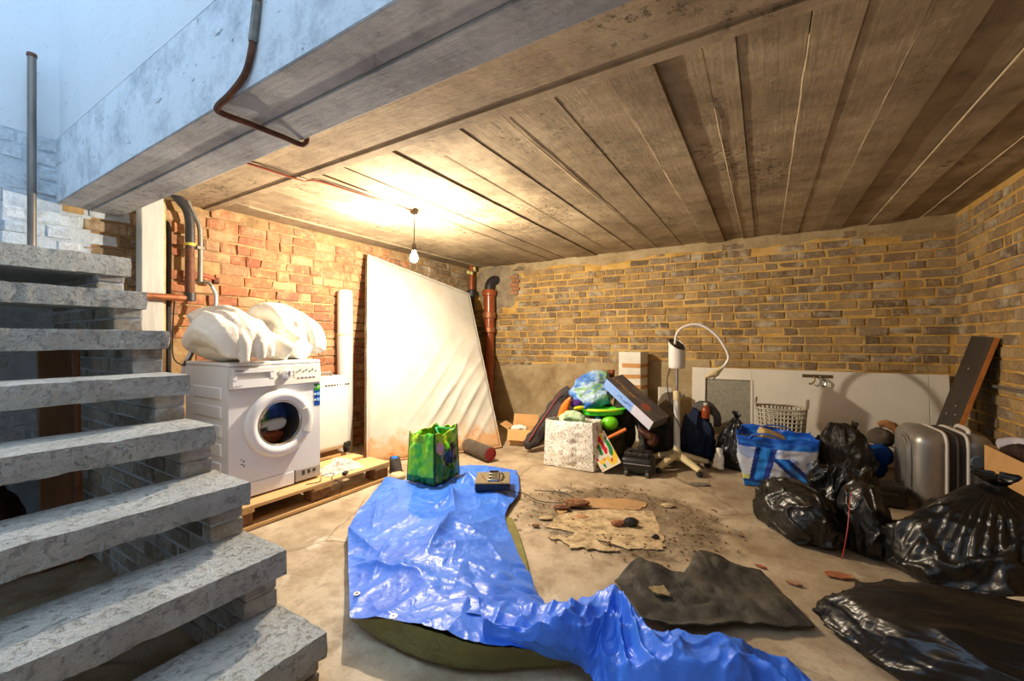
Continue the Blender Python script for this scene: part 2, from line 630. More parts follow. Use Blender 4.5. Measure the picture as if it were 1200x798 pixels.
# left wall
wl = MB().box2((XL - .25, YF - .2, -.05), (XL, YB + .25, 2.38)).build('wall_left', M['mortar_left'], smooth=0)
struct(wl)
def choose_left(u, z, w, r):
    y = YF + u
    if y < 1.0 + .05 * nz(z * 6, 1):
        if y > .80 and z > 1.55 and r.random() < .75:
            return M['brick_grey'] if r.random() < .6 else M['brick_tan']
        return M['brick_painted']
    if y < 1.2:
        return M['brick_grey']
    if y < 1.62 and z < 1.75 and nz(y * 4, z * 3, 7) > .05:
        return None
    if z > 2.13 and r.random() < .6:
        return None
    if y > 3.75:
        return M['brick_grey']
    return M['brick_red']
brick_wall(wl, (XL, YF, 0), (0, 1, 0), (1, 0, 0), YB - YF, 2.36, .088, choose_left, 5, proud=.014)
MB().box2((XL - .0, YF, 0), (XL + .011, .90, 2.38)).build('whitewash_coat', M['mortar_white'], wl, smooth=0)

# right wall
wr = MB().box2((XR, YF - .2, -.05), (XR + .25, YB + .25, ZC + .2)).build('wall_right', M['mortar_yellow'], smooth=0)
struct(wr)
def choose_right(u, z, w, r):
    return M['brick_tan'] if r.random() < .55 else M['brick_grey']
brick_wall(wr, (XR, YB, 0), (0, -1, 0), (-1, 0, 0), YB - YF, ZC + .02, .084, choose_right, 9, proud=.008)

# wall behind the stairs' foot, and the plastered stairwell going up to the floor above
wf = MB().box2((XL - .25, YF - .2, -.05), (XR + .25, YF, 4.3)).build('wall_front', M['plaster'], smooth=0)
struct(wf)
TOPZ = 4.3
us = MB().box2((XL - .25, YF, 2.38), (XL + .012, BY0 + .3, TOPZ)).build('wall_stairwell_left', M['plaster'], smooth=0); struct(us)
us = MB().box2((XL + .012, BY0 + .012, BZ1 + .024), (OPX, BY0 + .25, TOPZ)).build('wall_stairwell_back', M['plaster'], smooth=0); struct(us)
us = MB().box2((OPX, YF, 2.20), (OPX + .15, BY0 + .25, TOPZ)).build('wall_stairwell_right', M['plaster'], smooth=0); struct(us)

# ceiling: slab, board-marked strips, smoother band beside the beam
cl = MB().box2((XL - .2, BY1 - .05, ZC + .022), (XR + .2, YB + .2, ZC + .2)).build('ceiling', M['boards'], smooth=0)
struct(cl)
sl = MB().box2((OPX, YF, ZC), (XR + .2, BY0, ZC + .2)).build('ceiling_stair_side', M['soffit'], smooth=0); struct(sl)
BAND_Y = 1.61
r = random.Random(4)
x = XL
edges = [XL]
fixed = [-3.55, -3.38, -3.17, -3.0, -2.83, -2.62, -2.44, -2.24, -2.07, -1.81, -1.60, -1.33, -1.08, -.80, -.545, -.369, -.20, -.089, .133, .28, .452, .617, .813, .98, 1.16, XR]
prev = 0
for i, xe in enumerate(fixed):
    x0 = edges[-1]; edges.append(xe)
    dz = r.choice([0, .006, .012, .016, -.004, .009])
    if abs(dz - prev) < .003:
        dz += .006
    prev = dz
    mm = MB()
    ny, nxx = 26, 3
    y0, y1 = BAND_Y + r.uniform(-.004, .012), YB + .02
    def fn(a, b, x0=x0, xe=xe, dz=dz):
        y = y0 + b * (y1 - y0)
        w = .004 * nz(y * 2.5, x0 * 9)
        xx = x0 + .002 + a * (xe - x0 - .004) + (w if 0 < a < 1 else w * .8)
        return (xx, y, ZC + dz + .0025 * nz(xx * 7, y * 5, 3))
    mm.grid(fn, nxx, ny)
    # side and end lips up into the slab
    for sx in (x0 + .002, xe - .002):
        mm.add([(sx, y0, ZC + dz), (sx, y1, ZC + dz), (sx, y1, ZC + .03), (sx, y0, ZC + .03)], [(0, 1, 2, 3)])
    mm.add([(x0, y0, ZC + dz), (xe, y0, ZC + dz), (xe, y0, ZC + .03), (x0, y0, ZC + .03)], [(0, 1, 2, 3)])
    mm.build('ceiling_board', M['boards'], cl, smooth=50)
for i, xe in enumerate(fixed[:-1]):
    if i % 2 == 0 or xe > .2:
        mm = MB()
        w = r.uniform(.003, .006)
        y0, y1 = BAND_Y + r.uniform(0, .6), YB - r.uniform(0, .3)
        pts = [(xe + .004 * nz(k * .7, i), y0 + (y1 - y0) * k / 22, ZC + .002 + .003 * nz(k, i * 3.1)) for k in range(23)]
        mm.tube(pts, [w * (.5 + .8 * abs(nz(k * .9, i * 5.0))) for k in range(23)], 5)
        mm.build('joint_ridge', M['ridge'], cl, smooth=0)
for y0, y1, dz in ((BY1 - .02, 1.33, -.030), (1.333, 1.545, -.026), (1.548, BAND_Y - .004, -.036)):
    mm = MB().box2((XL, y0, ZC + dz), (XR, y1, ZC + .03))
    mm.build('soffit_board', M['band'], cl, smooth=0)
for k in range(26):
    x = -3.6 + k * .17 + RNG.uniform(-.05, .05)
    if x > -.2 or RNG.random() < .35:
        continue
    mm = MB()
    mm.tube([(x + q * .035, BAND_Y + .004 + .004 * nz(q, k), ZC - .008) for q in range(-3, 4)], [.002, .007, .010, .006, .011, .007, .002], 6)
    mm.build('foam_bead', M['foam'], cl, smooth=60)

# concrete beam along the stairwell
bmx = MB().box2((XL - .1, BY0, BZ0 + .006), (XR + .1, BY1, BZ1)).build('ceiling_beam', M['whitewash'], smooth=0)
struct(bmx)
MB().box2((XL, BY0 + .001, BZ0), (XR, BY0 + .150, BZ0 + .02)).build('soffit_board', M['soffit'], bmx, smooth=0, bevel=.004)
MB().box2((XL, BY0 + .155, BZ0 - .006), (XR, BY1 - .001, BZ0 + .02)).build('soffit_board', M['soffit'], bmx, smooth=0, bevel=.004)
# ================================================================== staircase
SY1, SY0 = .833, -.42           # far and near end of the treads
RISE, RUN, X1 = .196, .2415, -1.212
TT = .085
def step_x(i): return X1 - RUN * i
def step_z(i): return RISE * (i + 1)

t_ = NT('worn_stair_concrete')
f1, f2 = t_.noise(5, 5, .65), t_.noise(40, 5, .75)
c_ = t_.ramp(f1, [(.3, rgb(150, 146, 138)), (.5, rgb(184, 180, 172)), (.7, rgb(204, 200, 192))])
c_ = t_.mix(t_.math('MULTIPLY', t_.thresh(f2, .5, .66), .6), c_, rgb(84, 78, 70))
c_ = t_.mix(t_.math('MULTIPLY', t_.thresh(t_.noise(12, 6, .75), .56, .66), .4), c_, rgb(120, 96, 66))
top_ = t_.ramp(t_.noise(6, 5, .7), [(.3, rgb(158, 156, 150)), (.5, rgb(188, 186, 180)), (.7, rgb(206, 204, 198))])
top_ = t_.mix(.22, top_, c_)
c_ = t_.mix(.35, top_, c_)
t_.color(c_); t_.set(.85, 0, .3)
pit_ = t_.thresh(t_.noise(55, 4, .7), .56, .66)
t_.bump(t_.math('SUBTRACT', t_.math('ADD', f2, t_.math('MULTIPLY', t_.noise(110, 4, .7), .6)), t_.math('MULTIPLY', pit_, .8)), 1.0, .014)
M['stair'] = t_.m
M['brick_stair'] = mat_brick('weathered_stair_brick', [(0, rgb(150, 146, 140)), (.35, rgb(176, 172, 166)), (.6, rgb(134, 128, 120)), (.85, rgb(164, 152, 132)), (1, rgb(120, 116, 112))], rgb(196, 200, 204), .6, 6.0)

st = thing('staircase', 'open-riser concrete staircase with rough treads on a brick stringer', 'staircase', (X1 - 3.5 * RUN, .2, 0))
so = st.location.copy()
def tread_mesh(x0, x1, y0, y1, z, th, seed):
    """rough-cast slab: chipped arrises, slightly wavy faces"""
    m = MB()
    n, k = 110, 7
    prof = []
    w = x1 - x0
    # profile loop in (x,z): top back -> top front -> bottom front -> bottom back
    tp = [(x0 + w * i / k, z) for i in range(k + 1)] + [(x1, z - th * .3), (x1, z - th * .65)] + [(x1 - w * i / k, z - th) for i in range(k + 1)]
    L = len(tp)
    def fn(a, b):
        i = int(round(a * L)) % L
        x, zz = tp[i]
        y = y0 + (y1 - y0) * b
        corner = 1.0 if i in (k, k + 3) else 0.0
        chip = max(0, fbm(y * 14, zz * 5, seed * 3.1)) * .008 * corner
        x +=   (.003 * fbm(y * 9, zz * 30, seed) + .0035 * fbm(y * 38, zz * 38, seed + 2)) * (1 if i in (k + 1, k + 2, k, k + 3) else .2) - chip
        zz += .0025 * fbm(y * 5, x * 8, seed + 5) + (-chip * .6 if i == k else chip * .8 if i == k + 3 else 0)
        if b > .999 or b < .001:
            y += .008 * nz(x * 20, zz * 30, seed)
        return (x, y, zz)
    m.grid(fn, L, n, closeu=True)
    b0 = 0
    m.f.append(tuple(range(0, L)))
    m.f.append(tuple(reversed(range(n * L, n * L + L))))
    return m
for i in range(8):
    x1 = step_x(i)
    x0 = x1 - RUN - .035 if i < 7 else XL + .045
    th = TT if i < 7 else .10
    tm = tread_mesh(x0, x1 + .012, SY0, SY1 + RNG.uniform(-.006, .01), step_z(i), th, i + 1)
    tm.v = [tuple(Vector(p) - so) for p in tm.v]
    tm.build('tread' if i < 7 else 'landing_slab', M['stair'], st, smooth=50)
# brick stringers under both ends of the treads
def stringer(yc, seed):
    r = random.Random(seed)
    ch = .0653
    z = 0.0
    row = 0
    while z < step_z(7) - .1:
        # steps whose underside is above this course
        i = 0
        while i < 8 and step_z(i) - (TT if i < 7 else .1) < z + .03:
            i += 1
        if i >= 8:
            break
        front = step_x(i) - .018
        h = min(ch - .008, step_z(i) - (TT if i < 7 else .1) - z + .004)
        u = XL + .05 - (.11 if row % 2 else 0)
        while u < front - .03:
            L = .215
            a, b = max(u, XL + .045), min(u + L, front)
            if front - b < .06:
                b = front
            if b - a > .03:
                me, vs, fs = None, None, None
                m = MB().box(((a + b) / 2 - so.x, yc - so.y + r.uniform(-.004, .004), z + h / 2), (b - a - .008, .108, h))
                m.v = [(p[0] + r.uniform(-.004, .004), p[1] + r.uniform(-.004, .004), p[2] + r.uniform(-.002, .002)) for p in m.v]
                m.build('brick', M['brick_stair'], st, smooth=0, bevel=.005)
            u = b + .004 if b == front else u + L + .004
        z += ch
        row += 1
    # mortar core
    pts = [(XL + .045, 0)] + [(step_x(0) - .035, 0)]
    for i in range(8):
        zt = step_z(i) - (TT if i < 7 else .1)
        pts += [(step_x(i) - .035, zt)]
        if i < 7:
            pts += [(step_x(i + 1) - .035, zt)]
    pts += [(XL + .045, step_z(7) - .1)]
    m = MB()
    n = len(pts)
    y0, y1 = yc - .048 - so.y, yc + .048 - so.y
    for q in range(len(pts)):
        pass
    for i in range(8):
        x1 = step_x(i) - .03
        x0 = step_x(i + 1) - .03 if i < 7 else XL + .045
        m.box2((x0 - so.x, y0, 0), (x1 - so.x, y1, step_z(i) - (TT if i < 7 else .1)))
    m.build('stringer_core', M['mortar_white'], st, smooth=0)
stringer(SY1 - .058, 21)
m = MB()
for dz in (0,):
    a_, b_ = Vector((X1 + .0, SY0 + .05, -.02)) - so, Vector((step_x(7), SY0 + .05, step_z(7) - .13)) - so
    d_ = b_ - a_
    R0 = Matrix.Rotation(-math.atan2(d_.z, d_.x), 3, 'Y')
    m.box((a_ + b_) / 2, (d_.length, .05, .10), R0)
m.build('steel_stringer', M['ridge'], st, smooth=0)
# ================================================================== bulb on the ceiling
LX, LY = -2.46, 2.50
lamp = thing('pendant_bulb', 'bare lit light bulb hanging from a ceiling rose on a short cord', 'lamp', (LX, LY, ZC))
M['bakelite'] = simple('brown_bakelite', (62, 46, 34), .4)
MB().lathe([(.0, -.030), (.028, -.030), (.036, -.012), (.038, .012)], n=20).build('ceiling_rose', M['bakelite'], lamp)
MB().tube([(0, 0, -.028), (.002, 0, -.15), (0, 0, -.285)], .004, 8).build('cord', M['bakelite'], lamp)
MB().lathe([(.0, -.270), (.014, -.272), (.019, -.285), (.019, -.335), (.0, -.336)], n=16).build('lamp_holder', M['bakelite'], lamp)
t = NT('lit_bulb_glass')
# clear glowing glass: lets the filament's light out and shines itself
g1 = t.n('ShaderNodeBsdfTransparent', ins={'Color': (1, 1, 1, 1)})
g2 = t.n('ShaderNodeEmission', ins={'Color': (1.0, .87, .68, 1), 'Strength': 12.0})
ad_ = t.n('ShaderNodeAddShader', ins={0: g1.outputs[0], 1: g2.outputs[0]})
t.link(ad_.outputs[0], t.t.nodes['Material Output'].inputs['Surface'])
bulb = MB().lathe([(.0, -.430), (.018, -.428), (.030, -.415), (.034, -.395), (.028, -.370), (.017, -.350), (.014, -.332)], n=20).build('bulb', t.m, lamp)
bulb.visible_shadow = True
ld = bpy.data.lights.new('bulb_light', 'POINT')
ld.energy = BULB_W
ld.color = (1.0, .87, .68)
ld.shadow_soft_size = .022
lo = bpy.data.objects.new('bulb_light', ld)
COL.objects.link(lo); lo.parent = lamp; lo.location = (0, 0, -.395)
# ================================================================== shared object materials
M['white_enamel'] = simple('white_enamel', (226, 226, 228), .32, var=.03, scale=4)
M['white_plastic'] = simple('white_plastic', (216, 212, 206), .4, var=.05, scale=6)
M['cream_plastic'] = simple('yellowed_plastic', (214, 196, 150), .45, var=.1, scale=14)
M['grey_print'] = simple('grey_print', (120, 118, 122), .6, var=.05)
M['dark_print'] = simple('dark_print', (58, 54, 52), .6, var=.05)
M['black_plastic'] = simple('black_moulded_plastic', (26, 25, 25), .45, var=.2, scale=20)
M['chrome'] = simple('brushed_steel', (190, 188, 184), .3, metal=1.0, var=.08, scale=40)
M['wood'] = simple('raw_pallet_wood', (206, 164, 112), .8, var=.25, scale=24, stretch=(1, .12, 1), bump=.5, bscale=60)
M['wood_x'] = simple('raw_pallet_wood_cross', (190, 148, 98), .8, var=.28, scale=24, stretch=(.12, 1, 1), bump=.5, bscale=60)
M['wood_dark'] = simple('dark_chipboard', (128, 88, 56), .9, var=.5, scale=50, bump=.7, bscale=80)
M['cardboard'] = simple('brown_cardboard', (202, 156, 100), .85, var=.1, scale=8, bump=.15, bscale=120)
M['rust_iron'] = simple('rusty_iron', (104, 66, 46), .7, metal=.3, var=.4, scale=30, bump=.5)
M['dark_iron'] = simple('tarred_pipe', (44, 42, 44), .5, var=.3, scale=22, bump=.3)
M['lead'] = simple('dull_lead_pipe', (132, 126, 116), .55, metal=.4, var=.25, scale=26, bump=.3)
M['copper'] = simple('rust_brown_copper', (166, 106, 72), .5, metal=.5, var=.3, scale=20, bump=.3)
M['pvc_brown'] = simple('brown_glazed_pipe', (150, 74, 38), .28, var=.25, scale=14)
M['black_cable'] = simple('black_cable', (20, 20, 20), .5, var=.1)

# ================================================================== washing machine on a pallet
PX0, PX1, PY0, PY1, PH = -3.42, -2.62, 1.19, 2.39, .144
pal = thing('wooden_pallet', 'worn wooden shipping pallet under the washing machine', 'pallet', ((PX0 + PX1) / 2, (PY0 + PY1) / 2, 0))
hw, hl = .4, .6
wds = [.145, .10, .145, .10, .145]
xs = [-hw + .0725, -.2, 0, .2, hw - .0725]
for x, w in zip(xs, wds):
    MB().box((x, RNG.uniform(-.004, .004), .133), (w, 1.2, .022)).build('deck_board', M['wood'], pal, bevel=.003)
for y in (-hl + .0725, 0, hl - .0725):
    MB().box((0, y, .111), (.8, .145, .022)).build('cross_board', M['wood_x'], pal, bevel=.003)
    for x in (-hw + .0725, 0, hw - .0725):
        MB().box((x, y, .061), (.145 if abs(x) < .1 else .10, .145, .078)).build('block', M['wood_dark'], pal, bevel=.004)
for x, w in ((-hw + .05, .10), (0, .145), (hw - .05, .10)):
    MB().box((x, 0, .011), (w, 1.2, .022)).build('skid_board', M['wood'], pal, bevel=.003)

WX, WY, WZ = -3.03, 1.548, PH
ws = thing('washing_machine', 'white front-loading washing machine standing on the wooden pallet', 'washing machine', (WX, WY, WZ))
D2, W2, WHT = .285, .30, .85
fx = D2                                    # front plane
m = MB()
hole, cz, nseg = .172, .445, 48
z0, z1 = .10, .685
ring, rect = [], []
for k in range(nseg):
    a = 2 * math.pi * k / nseg
    cy, sz = math.cos(a), math.sin(a)
    ring.append((fx, hole * cy, cz + hole * sz))
    s = min((W2 / abs(cy)) if abs(cy) > 1e-6 else 9, ((z1 - cz) if sz > 0 else (cz - z0)) / abs(sz) if abs(sz) > 1e-6 else 9)
    rect.append((fx, s * cy, cz + s * sz))
for cy, czz in ((W2, z1), (-W2, z1), (-W2, z0), (W2, z0)):
    kk = min(range(nseg), key=lambda k: (rect[k][1] - cy) ** 2 + (rect[k][2] - czz) ** 2)
    rect[kk] = (fx, cy, czz)
m.add(ring + rect, [(k, (k + 1) % nseg, nseg + (k + 1) % nseg, nseg + k) for k in range(nseg)])
m.build('front_panel', M['white_enamel'], ws, smooth=0)
MB().add([(-D2, -W2, 0.012), (fx, -W2, .012), (fx, W2, .012), (-D2, W2, .012), (-D2, -W2, .825), (fx, -W2, .825), (fx, W2, .825), (-D2, W2, .825)],
         [(0, 1, 5, 4), (3, 7, 6, 2), (0, 4, 7, 3), (0, 3, 2, 1), (4, 5, 6, 7)]).build('cabinet', M['white_enamel'], ws, smooth=0)
MB().box((0, 0, .8375), (2 * D2 + .004, 2 * W2 + .004, .025)).build('top_plate', M['white_enamel'], ws, bevel=.008)
# fascia leans back a little
cp = MB().add([(fx - .01, -W2, .688), (fx + .018, -W2, .688), (fx + .004, -W2, .824), (fx - .01, -W2, .824),
               (fx - .01, W2, .688), (fx + .018, W2, .688), (fx + .004, W2, .824), (fx - .01, W2, .824)],
              [(0, 1, 2, 3), (4, 7, 6, 5), (1, 5, 6, 2), (3, 2, 6, 7), (0, 4, 5, 1), (0, 3, 7, 4)]).build('control_panel', M['white_plastic'], ws, bevel=.006)
R_ = Matrix.Rotation(math.radians(-6), 3, 'Y')
# drawer front with a real finger slot: a frame standing proud of a set-back plate
drw = MB()
for c0, s0 in (((.024, -.165, .7995), (.030, .245, .028)), ((.027, -.165, .720), (.030, .245, .052)), ((.0255, -.276, .766), (.030, .023, .045)), ((.0255, -.054, .766), (.030, .023, .045))):
    drw.box((fx + c0[0] - .012, c0[1], c0[2]), s0, R_)
dro = drw.build('detergent_drawer', M['white_enamel'], cp)
MB().box((fx + .002, -.165, .765), (.010, .23, .06), R_).build('finger_slot', M['white_plastic'], dro)
dial = MB().lathe([(0, .042), (.022, .042), (.028, .030), (.030, .0)], c=(fx + .006, .048, .762), n=24, M=Matrix.Rotation(math.radians(84), 3, 'Y')).build('program_dial', M['white_enamel'], cp)
MB().box((fx + .05, .048, .770), (.004, .006, .034)).build('dial_pointer', M['chrome'], dial)
for k in range(5):
    MB().box((fx + .014, .135 + k * .028, .735), (.008, .018, .010), R_).build('button', M['white_plastic'], cp, bevel=.002)
for k in range(7):
    MB().box((fx + .0105, .125 + .023 * k, .775 + .012 * (k % 2)), (.006, .010, .004), R_).build('printed_mark', M['grey_print'], cp)
for sy in (-1, 1):
    for k in range(4):
        MB().box((fx + .0105, .048 + sy * .05, .735 + k * .014), (.007, .014, .003), R_).build('printed_mark', M['grey_print'], cp)

def text_mesh(name, body, size, mat, parent, Mx, ext=.0008):
    cu = bpy.data.curves.new(name, 'FONT')
    cu.body = body; cu.size = size; cu.extrude = ext; cu.align_x = 'LEFT'
    tmp = bpy.data.objects.new(name + '_tmp', cu)
    COL.objects.link(tmp)
    me = bpy.data.meshes.new_from_object(tmp)
    bpy.data.objects.remove(tmp, do_unlink=True)
    me.name = name
    me.materials.clear(); me.materials.append(mat)
    o = bpy.data.objects.new(name, me)
    COL.objects.link(o)
    o.parent = parent
    o.matrix_local = Mx
    return o
FACE_X = Matrix(((0, 0, 1, 0), (1, 0, 0, 0), (0, 1, 0, 0), (0, 0, 0, 1)))   # text lies in YZ, reads along +Y, looks along +X
text_mesh('maker_lettering', 'beko', .024, M['grey_print'], cp, Matrix.Translation((fx + .0290, -.275, .796)) @ FACE_X)
text_mesh('drawer_lettering', 'II  I  *', .016, M['grey_print'], cp, Matrix.Translation((fx + .0335, -.275, .704)) @ FACE_X)
# door
dr = MB().lathe([(.160, .0), (.214, .0), (.222, .018), (.212, .040), (.185, .052), (.160, .046), (.146, .026), (.142, .004)], c=(fx, 0, cz), n=56, M=Matrix.Rotation(math.radians(90), 3, 'Y')).build('porthole_door', M['white_enamel'], ws, smooth=60)
MB().lathe([(.148, .020), (.144, .030), (.137, .026), (.137, .010)], c=(fx, 0, cz), n=48, M=Matrix.Rotation(math.radians(90), 3, 'Y')).build('chrome_trim', M['chrome'], dr)
m = MB()
for a0 in np.linspace(-.55, .55, 15):
    pass
m.grid(lambda a, b: (fx + .048 + .012 * math.sin(b * math.pi), (.150 + .058 * b) * math.cos(-.5 + a), cz + (.150 + .058 * b) * math.sin(-.5 + a)), 18, 5)
m.build('door_handle', M['white_plastic'], dr, solid=.012)
t = NT('door_glass')
g1 = t.n('ShaderNodeBsdfTransparent', ins={'Color': (.80, .82, .84, 1)})
g2 = t.n('ShaderNodeBsdfGlossy', ins={'Color': (.6, .6, .6, 1), 'Roughness': .08})
fr = t.n('ShaderNodeFresnel', ins={'IOR': 1.25})
mx = t.n('ShaderNodeMixShader', ins={0: fr.outputs[0], 1: g1.outputs[0], 2: g2.outputs[0]})
t.link(mx.outputs[0], t.t.nodes['Material Output'].inputs['Surface'])
M['glass'] = t.m
MB().lathe([(.0, -.02), (.06, -.015), (.11, .0), (.140, .016)], c=(fx, 0, cz), n=40, M=Matrix.Rotation(math.radians(90), 3, 'Y')).build('door_glass', M['glass'], dr)
MB().lathe([(.168, -.002), (.168, -.34), (.0, -.34)], c=(fx, 0, cz), n=40, M=Matrix.Rotation(math.radians(90), 3, 'Y')).build('drum', simple('steel_drum', (150, 148, 146), .5, metal=.8), ws)
# foot panel, filter flap, marks
MB().box((fx - .005, -.095, .055), (.02, .40, .086)).build('kick_panel', M['white_enamel'], ws, bevel=.003)
flap = MB().box((fx - .004, .205, .058), (.02, .18, .08)).build('filter_flap', simple('grey_flap', (176, 168, 160), .5), ws, bevel=.003)
for k in range(3):
    MB().box((fx + .0065, .17 + .04 * k, .07), (.002, .02, .03 - .005 * k)).build('printed_mark', M['dark_print'], flap)
for k, (dy, dz, w, h) in enumerate(((0, 0, .014, .006), (.010, .016, .012, .010), (-.006, .030, .010, .006), (.012, -.014, .008, .012))):
    MB().box((fx + .0008, -.225 + dy, .225 + dz), (.0015, w, h)).build('printed_mark', M['grey_print'], ws)
stk = MB().box((fx + .001, .276, .60), (.002, .046, .155)).build('energy_sticker', simple('blue_sticker', (26, 74, 170), .4), ws)
MB().box((fx + .0026, .276, .652), (.0015, .046, .045)).build('green_field', simple('green_sticker', (30, 150, 60), .4), stk)
for k, z in enumerate((.655, .605, .565)):
    MB().box((fx + .0040, .283, z), (.0012, .024, .022)).build('white_field', simple('pale_sticker', (130, 190, 240) if k else (150, 220, 120), .4), stk)
    MB().lathe([(0, .0), (.008, .0)], c=(fx + .0042, .259, z), n=12, M=Matrix.Rotation(math.radians(90), 3, 'Y')).build('round_mark', simple('sticker_white', (220, 230, 240), .4), stk)
for k in range(5):
    z = .66 - k * .115
    MB().box((.02, -W2 - .002, z), (.36, .012, .075)).build('side_rib', M['white_enamel'], ws, bevel=.006)
for sx in (-1, 1):
    for sy in (-1, 1):
        MB().lathe([(0, 0), (.022, 0), (.022, .014)], c=(sx * .24, sy * .26, 0), n=12).build('foot', M['black_plastic'], ws)

# laundry seen through the porthole
def soft(name, label, cat, shapes, mat, origin, voxel=.014, it=6, disp=.012, dscale=.07, group=None, smoothf=.5, parent=None):
    """cloth heap: overlapping rolls merged into one skin, then relaxed and creased"""
    m = MB()
    for s in shapes:
        if s[0] == 'b':
            m.ball(s[1], s[2])
        else:
            m.tube(smoothpath(s[1], 6), s[2] if not isinstance(s[2], (list, tuple)) else list(np.interp(np.linspace(0, 1, 6 * (len(s[1]) - 1) + 1), np.linspace(0, 1, len(s[2])), s[2])), 12, True, s[3] if len(s) > 3 else 1.0)
    o = m.build(name, mat, parent, smooth=180, origin=origin)
    md = o.modifiers.new('merge', 'REMESH'); md.mode = 'VOXEL'; md.voxel_size = voxel; md.use_smooth_shade = True
    md = o.modifiers.new('relax', 'SMOOTH'); md.iterations = it; md.factor = smoothf
    if disp:
        tx = bpy.data.textures.new(name + '_folds', 'CLOUDS'); tx.noise_scale = dscale; tx.noise_depth = 1
        md = o.modifiers.new('folds', 'DISPLACE'); md.texture = tx; md.strength = disp; md.mid_level = .5; md.texture_coords = 'GLOBAL'
    if label:
        tag(o, label, cat, group)
    return o

def mat_cloth(name, col, var=.12, scale=8, rough=.9, fold=.5, fs=9.0, stretch=(1, 1, 1), dist=1.2):
    t = NT(name)
    c = rgb(*col)
    f = t.noise(scale, 5, .6)
    t.color(t.ramp(f, [(.3, tuple(x * (1 - var) for x in c[:3]) + (1,)), (.7, tuple(min(1, x * (1 + var)) for x in c[:3]) + (1,))]))
    t.set(rough, 0, .2)
    w = t.noise(fs, 3, .5, vec=t.pos(stretch), dist=dist)
    t.bump(t.math('ADD', w, t.math('MULTIPLY', t.noise(220, 2), .04)), fold, .03)
    return t.m
M['denim'] = mat_cloth('blue_denim', (44, 66, 128), .3, 30)
M['white_cloth'] = mat_cloth('white_cotton', (226, 220, 208), .06, 6, .95, .5, 14)
M['orange_cloth'] = mat_cloth('rust_cloth', (150, 70, 40), .3, 30)
cx, cyy, czz = WX + fx - .09, WY, WZ + cz
soft('laundry', 'crumpled blue laundry behind the washing machine door', 'laundry', [('b', (cx - .03, cyy + .0, czz + .05), (.055, .10, .075)), ('b', (cx - .03, cyy - .07, czz + .03), (.045, .055, .065)), ('b', (cx - .03, cyy + .07, czz + .03), (.045, .05, .065))], M['denim'], (cx, cyy, czz), .012, 3, .02, .04)
soft('sock', 'white rolled garment inside the washing machine drum', 'laundry', [('t', [(cx + .025, cyy - .10, czz - .02), (cx + .035, cyy - .02, czz + .0), (cx + .035, cyy + .06, czz + .0), (cx + .03, cyy + .05, czz - .035), (cx + .035, cyy - .04, czz - .04)], .020)], M['white_cloth'], (cx, cyy, czz - .02), .008, 3, .006, .03)
soft('rust_garment', 'rust-coloured garment at the bottom of the washing machine drum', 'laundry', [('b', (cx - .01, cyy + .0, czz - .10), (.06, .09, .045))], M['orange_cloth'], (cx, cyy, czz - .13), .012, 3, .02, .04)

# duvets bundled on top
TZ = WZ + .85
M['duvet'] = mat_cloth('white_duvet_cotton', (230, 224, 212), .05, 5, .95, .6, 8, (1, 1, 1), .8)
soft('duvet', 'white duvet folded over the front corner of the washing machine top', 'duvet', [
    ('t', [(-3.15, 1.24, TZ + .12), (-2.96, 1.25, TZ + .20), (-2.80, 1.27, TZ + .14), (-2.75, 1.28, TZ + .05)], [.08, .11, .10, .06]),
    ('t', [(-3.15, 1.36, TZ + .12), (-2.96, 1.36, TZ + .22), (-2.80, 1.36, TZ + .16), (-2.74, 1.36, TZ + .05)], [.08, .10, .10, .06]),
    ('t', [(-3.18, 1.44, TZ + .14), (-2.98, 1.46, TZ + .20), (-2.82, 1.46, TZ + .15), (-2.76, 1.45, TZ + .06)], [.08, .09, .085, .055]),
    ('t', [(-3.22, 1.24, TZ + .26), (-3.20, 1.34, TZ + .30), (-3.10, 1.45, TZ + .27), (-2.98, 1.53, TZ + .19), (-2.87, 1.60, TZ + .10)], [.05, .07, .07, .06, .055]),
    ('t', [(-3.10, 1.46, TZ + .16), (-2.92, 1.54, TZ + .14), (-2.82, 1.62, TZ + .09), (-2.79, 1.67, TZ + .065)], [.07, .07, .06, .045]),
    ('t', [(-2.86, 1.56, TZ + .035), (-2.80, 1.64, TZ + .035)], .036),
    ('t', [(-3.00, 1.22, TZ + .30), (-2.84, 1.24, TZ + .24), (-2.74, 1.27, TZ + .12), (-2.73, 1.26, TZ + .03)], [.03, .035, .03, .03]),
    ('t', [(-3.02, 1.31, TZ + .31), (-2.86, 1.31, TZ + .27), (-2.72, 1.32, TZ + .14), (-2.70, 1.32, TZ + .0)], [.03, .04, .035, .03]),
    ('t', [(-3.00, 1.40, TZ + .31), (-2.84, 1.41, TZ + .26), (-2.71, 1.41, TZ + .14), (-2.71, 1.41, TZ + .02)], [.03, .035, .035, .03]),
    ('t', [(-3.04, 1.50, TZ + .28), (-2.88, 1.50, TZ + .23), (-2.75, 1.49, TZ + .13), (-2.73, 1.48, TZ + .03)], [.03, .035, .03, .03]),
    ('t', [(-3.22, 1.28, TZ + .33), (-3.10, 1.41, TZ + .345), (-3.0, 1.50, TZ + .27)], [.02, .03, .025]),
    ('b', (-3.02, 1.37, TZ + .08), (.24, .17, .085))], M['duvet'], (-3.0, 1.4, TZ), .009, 2, .012, .10)
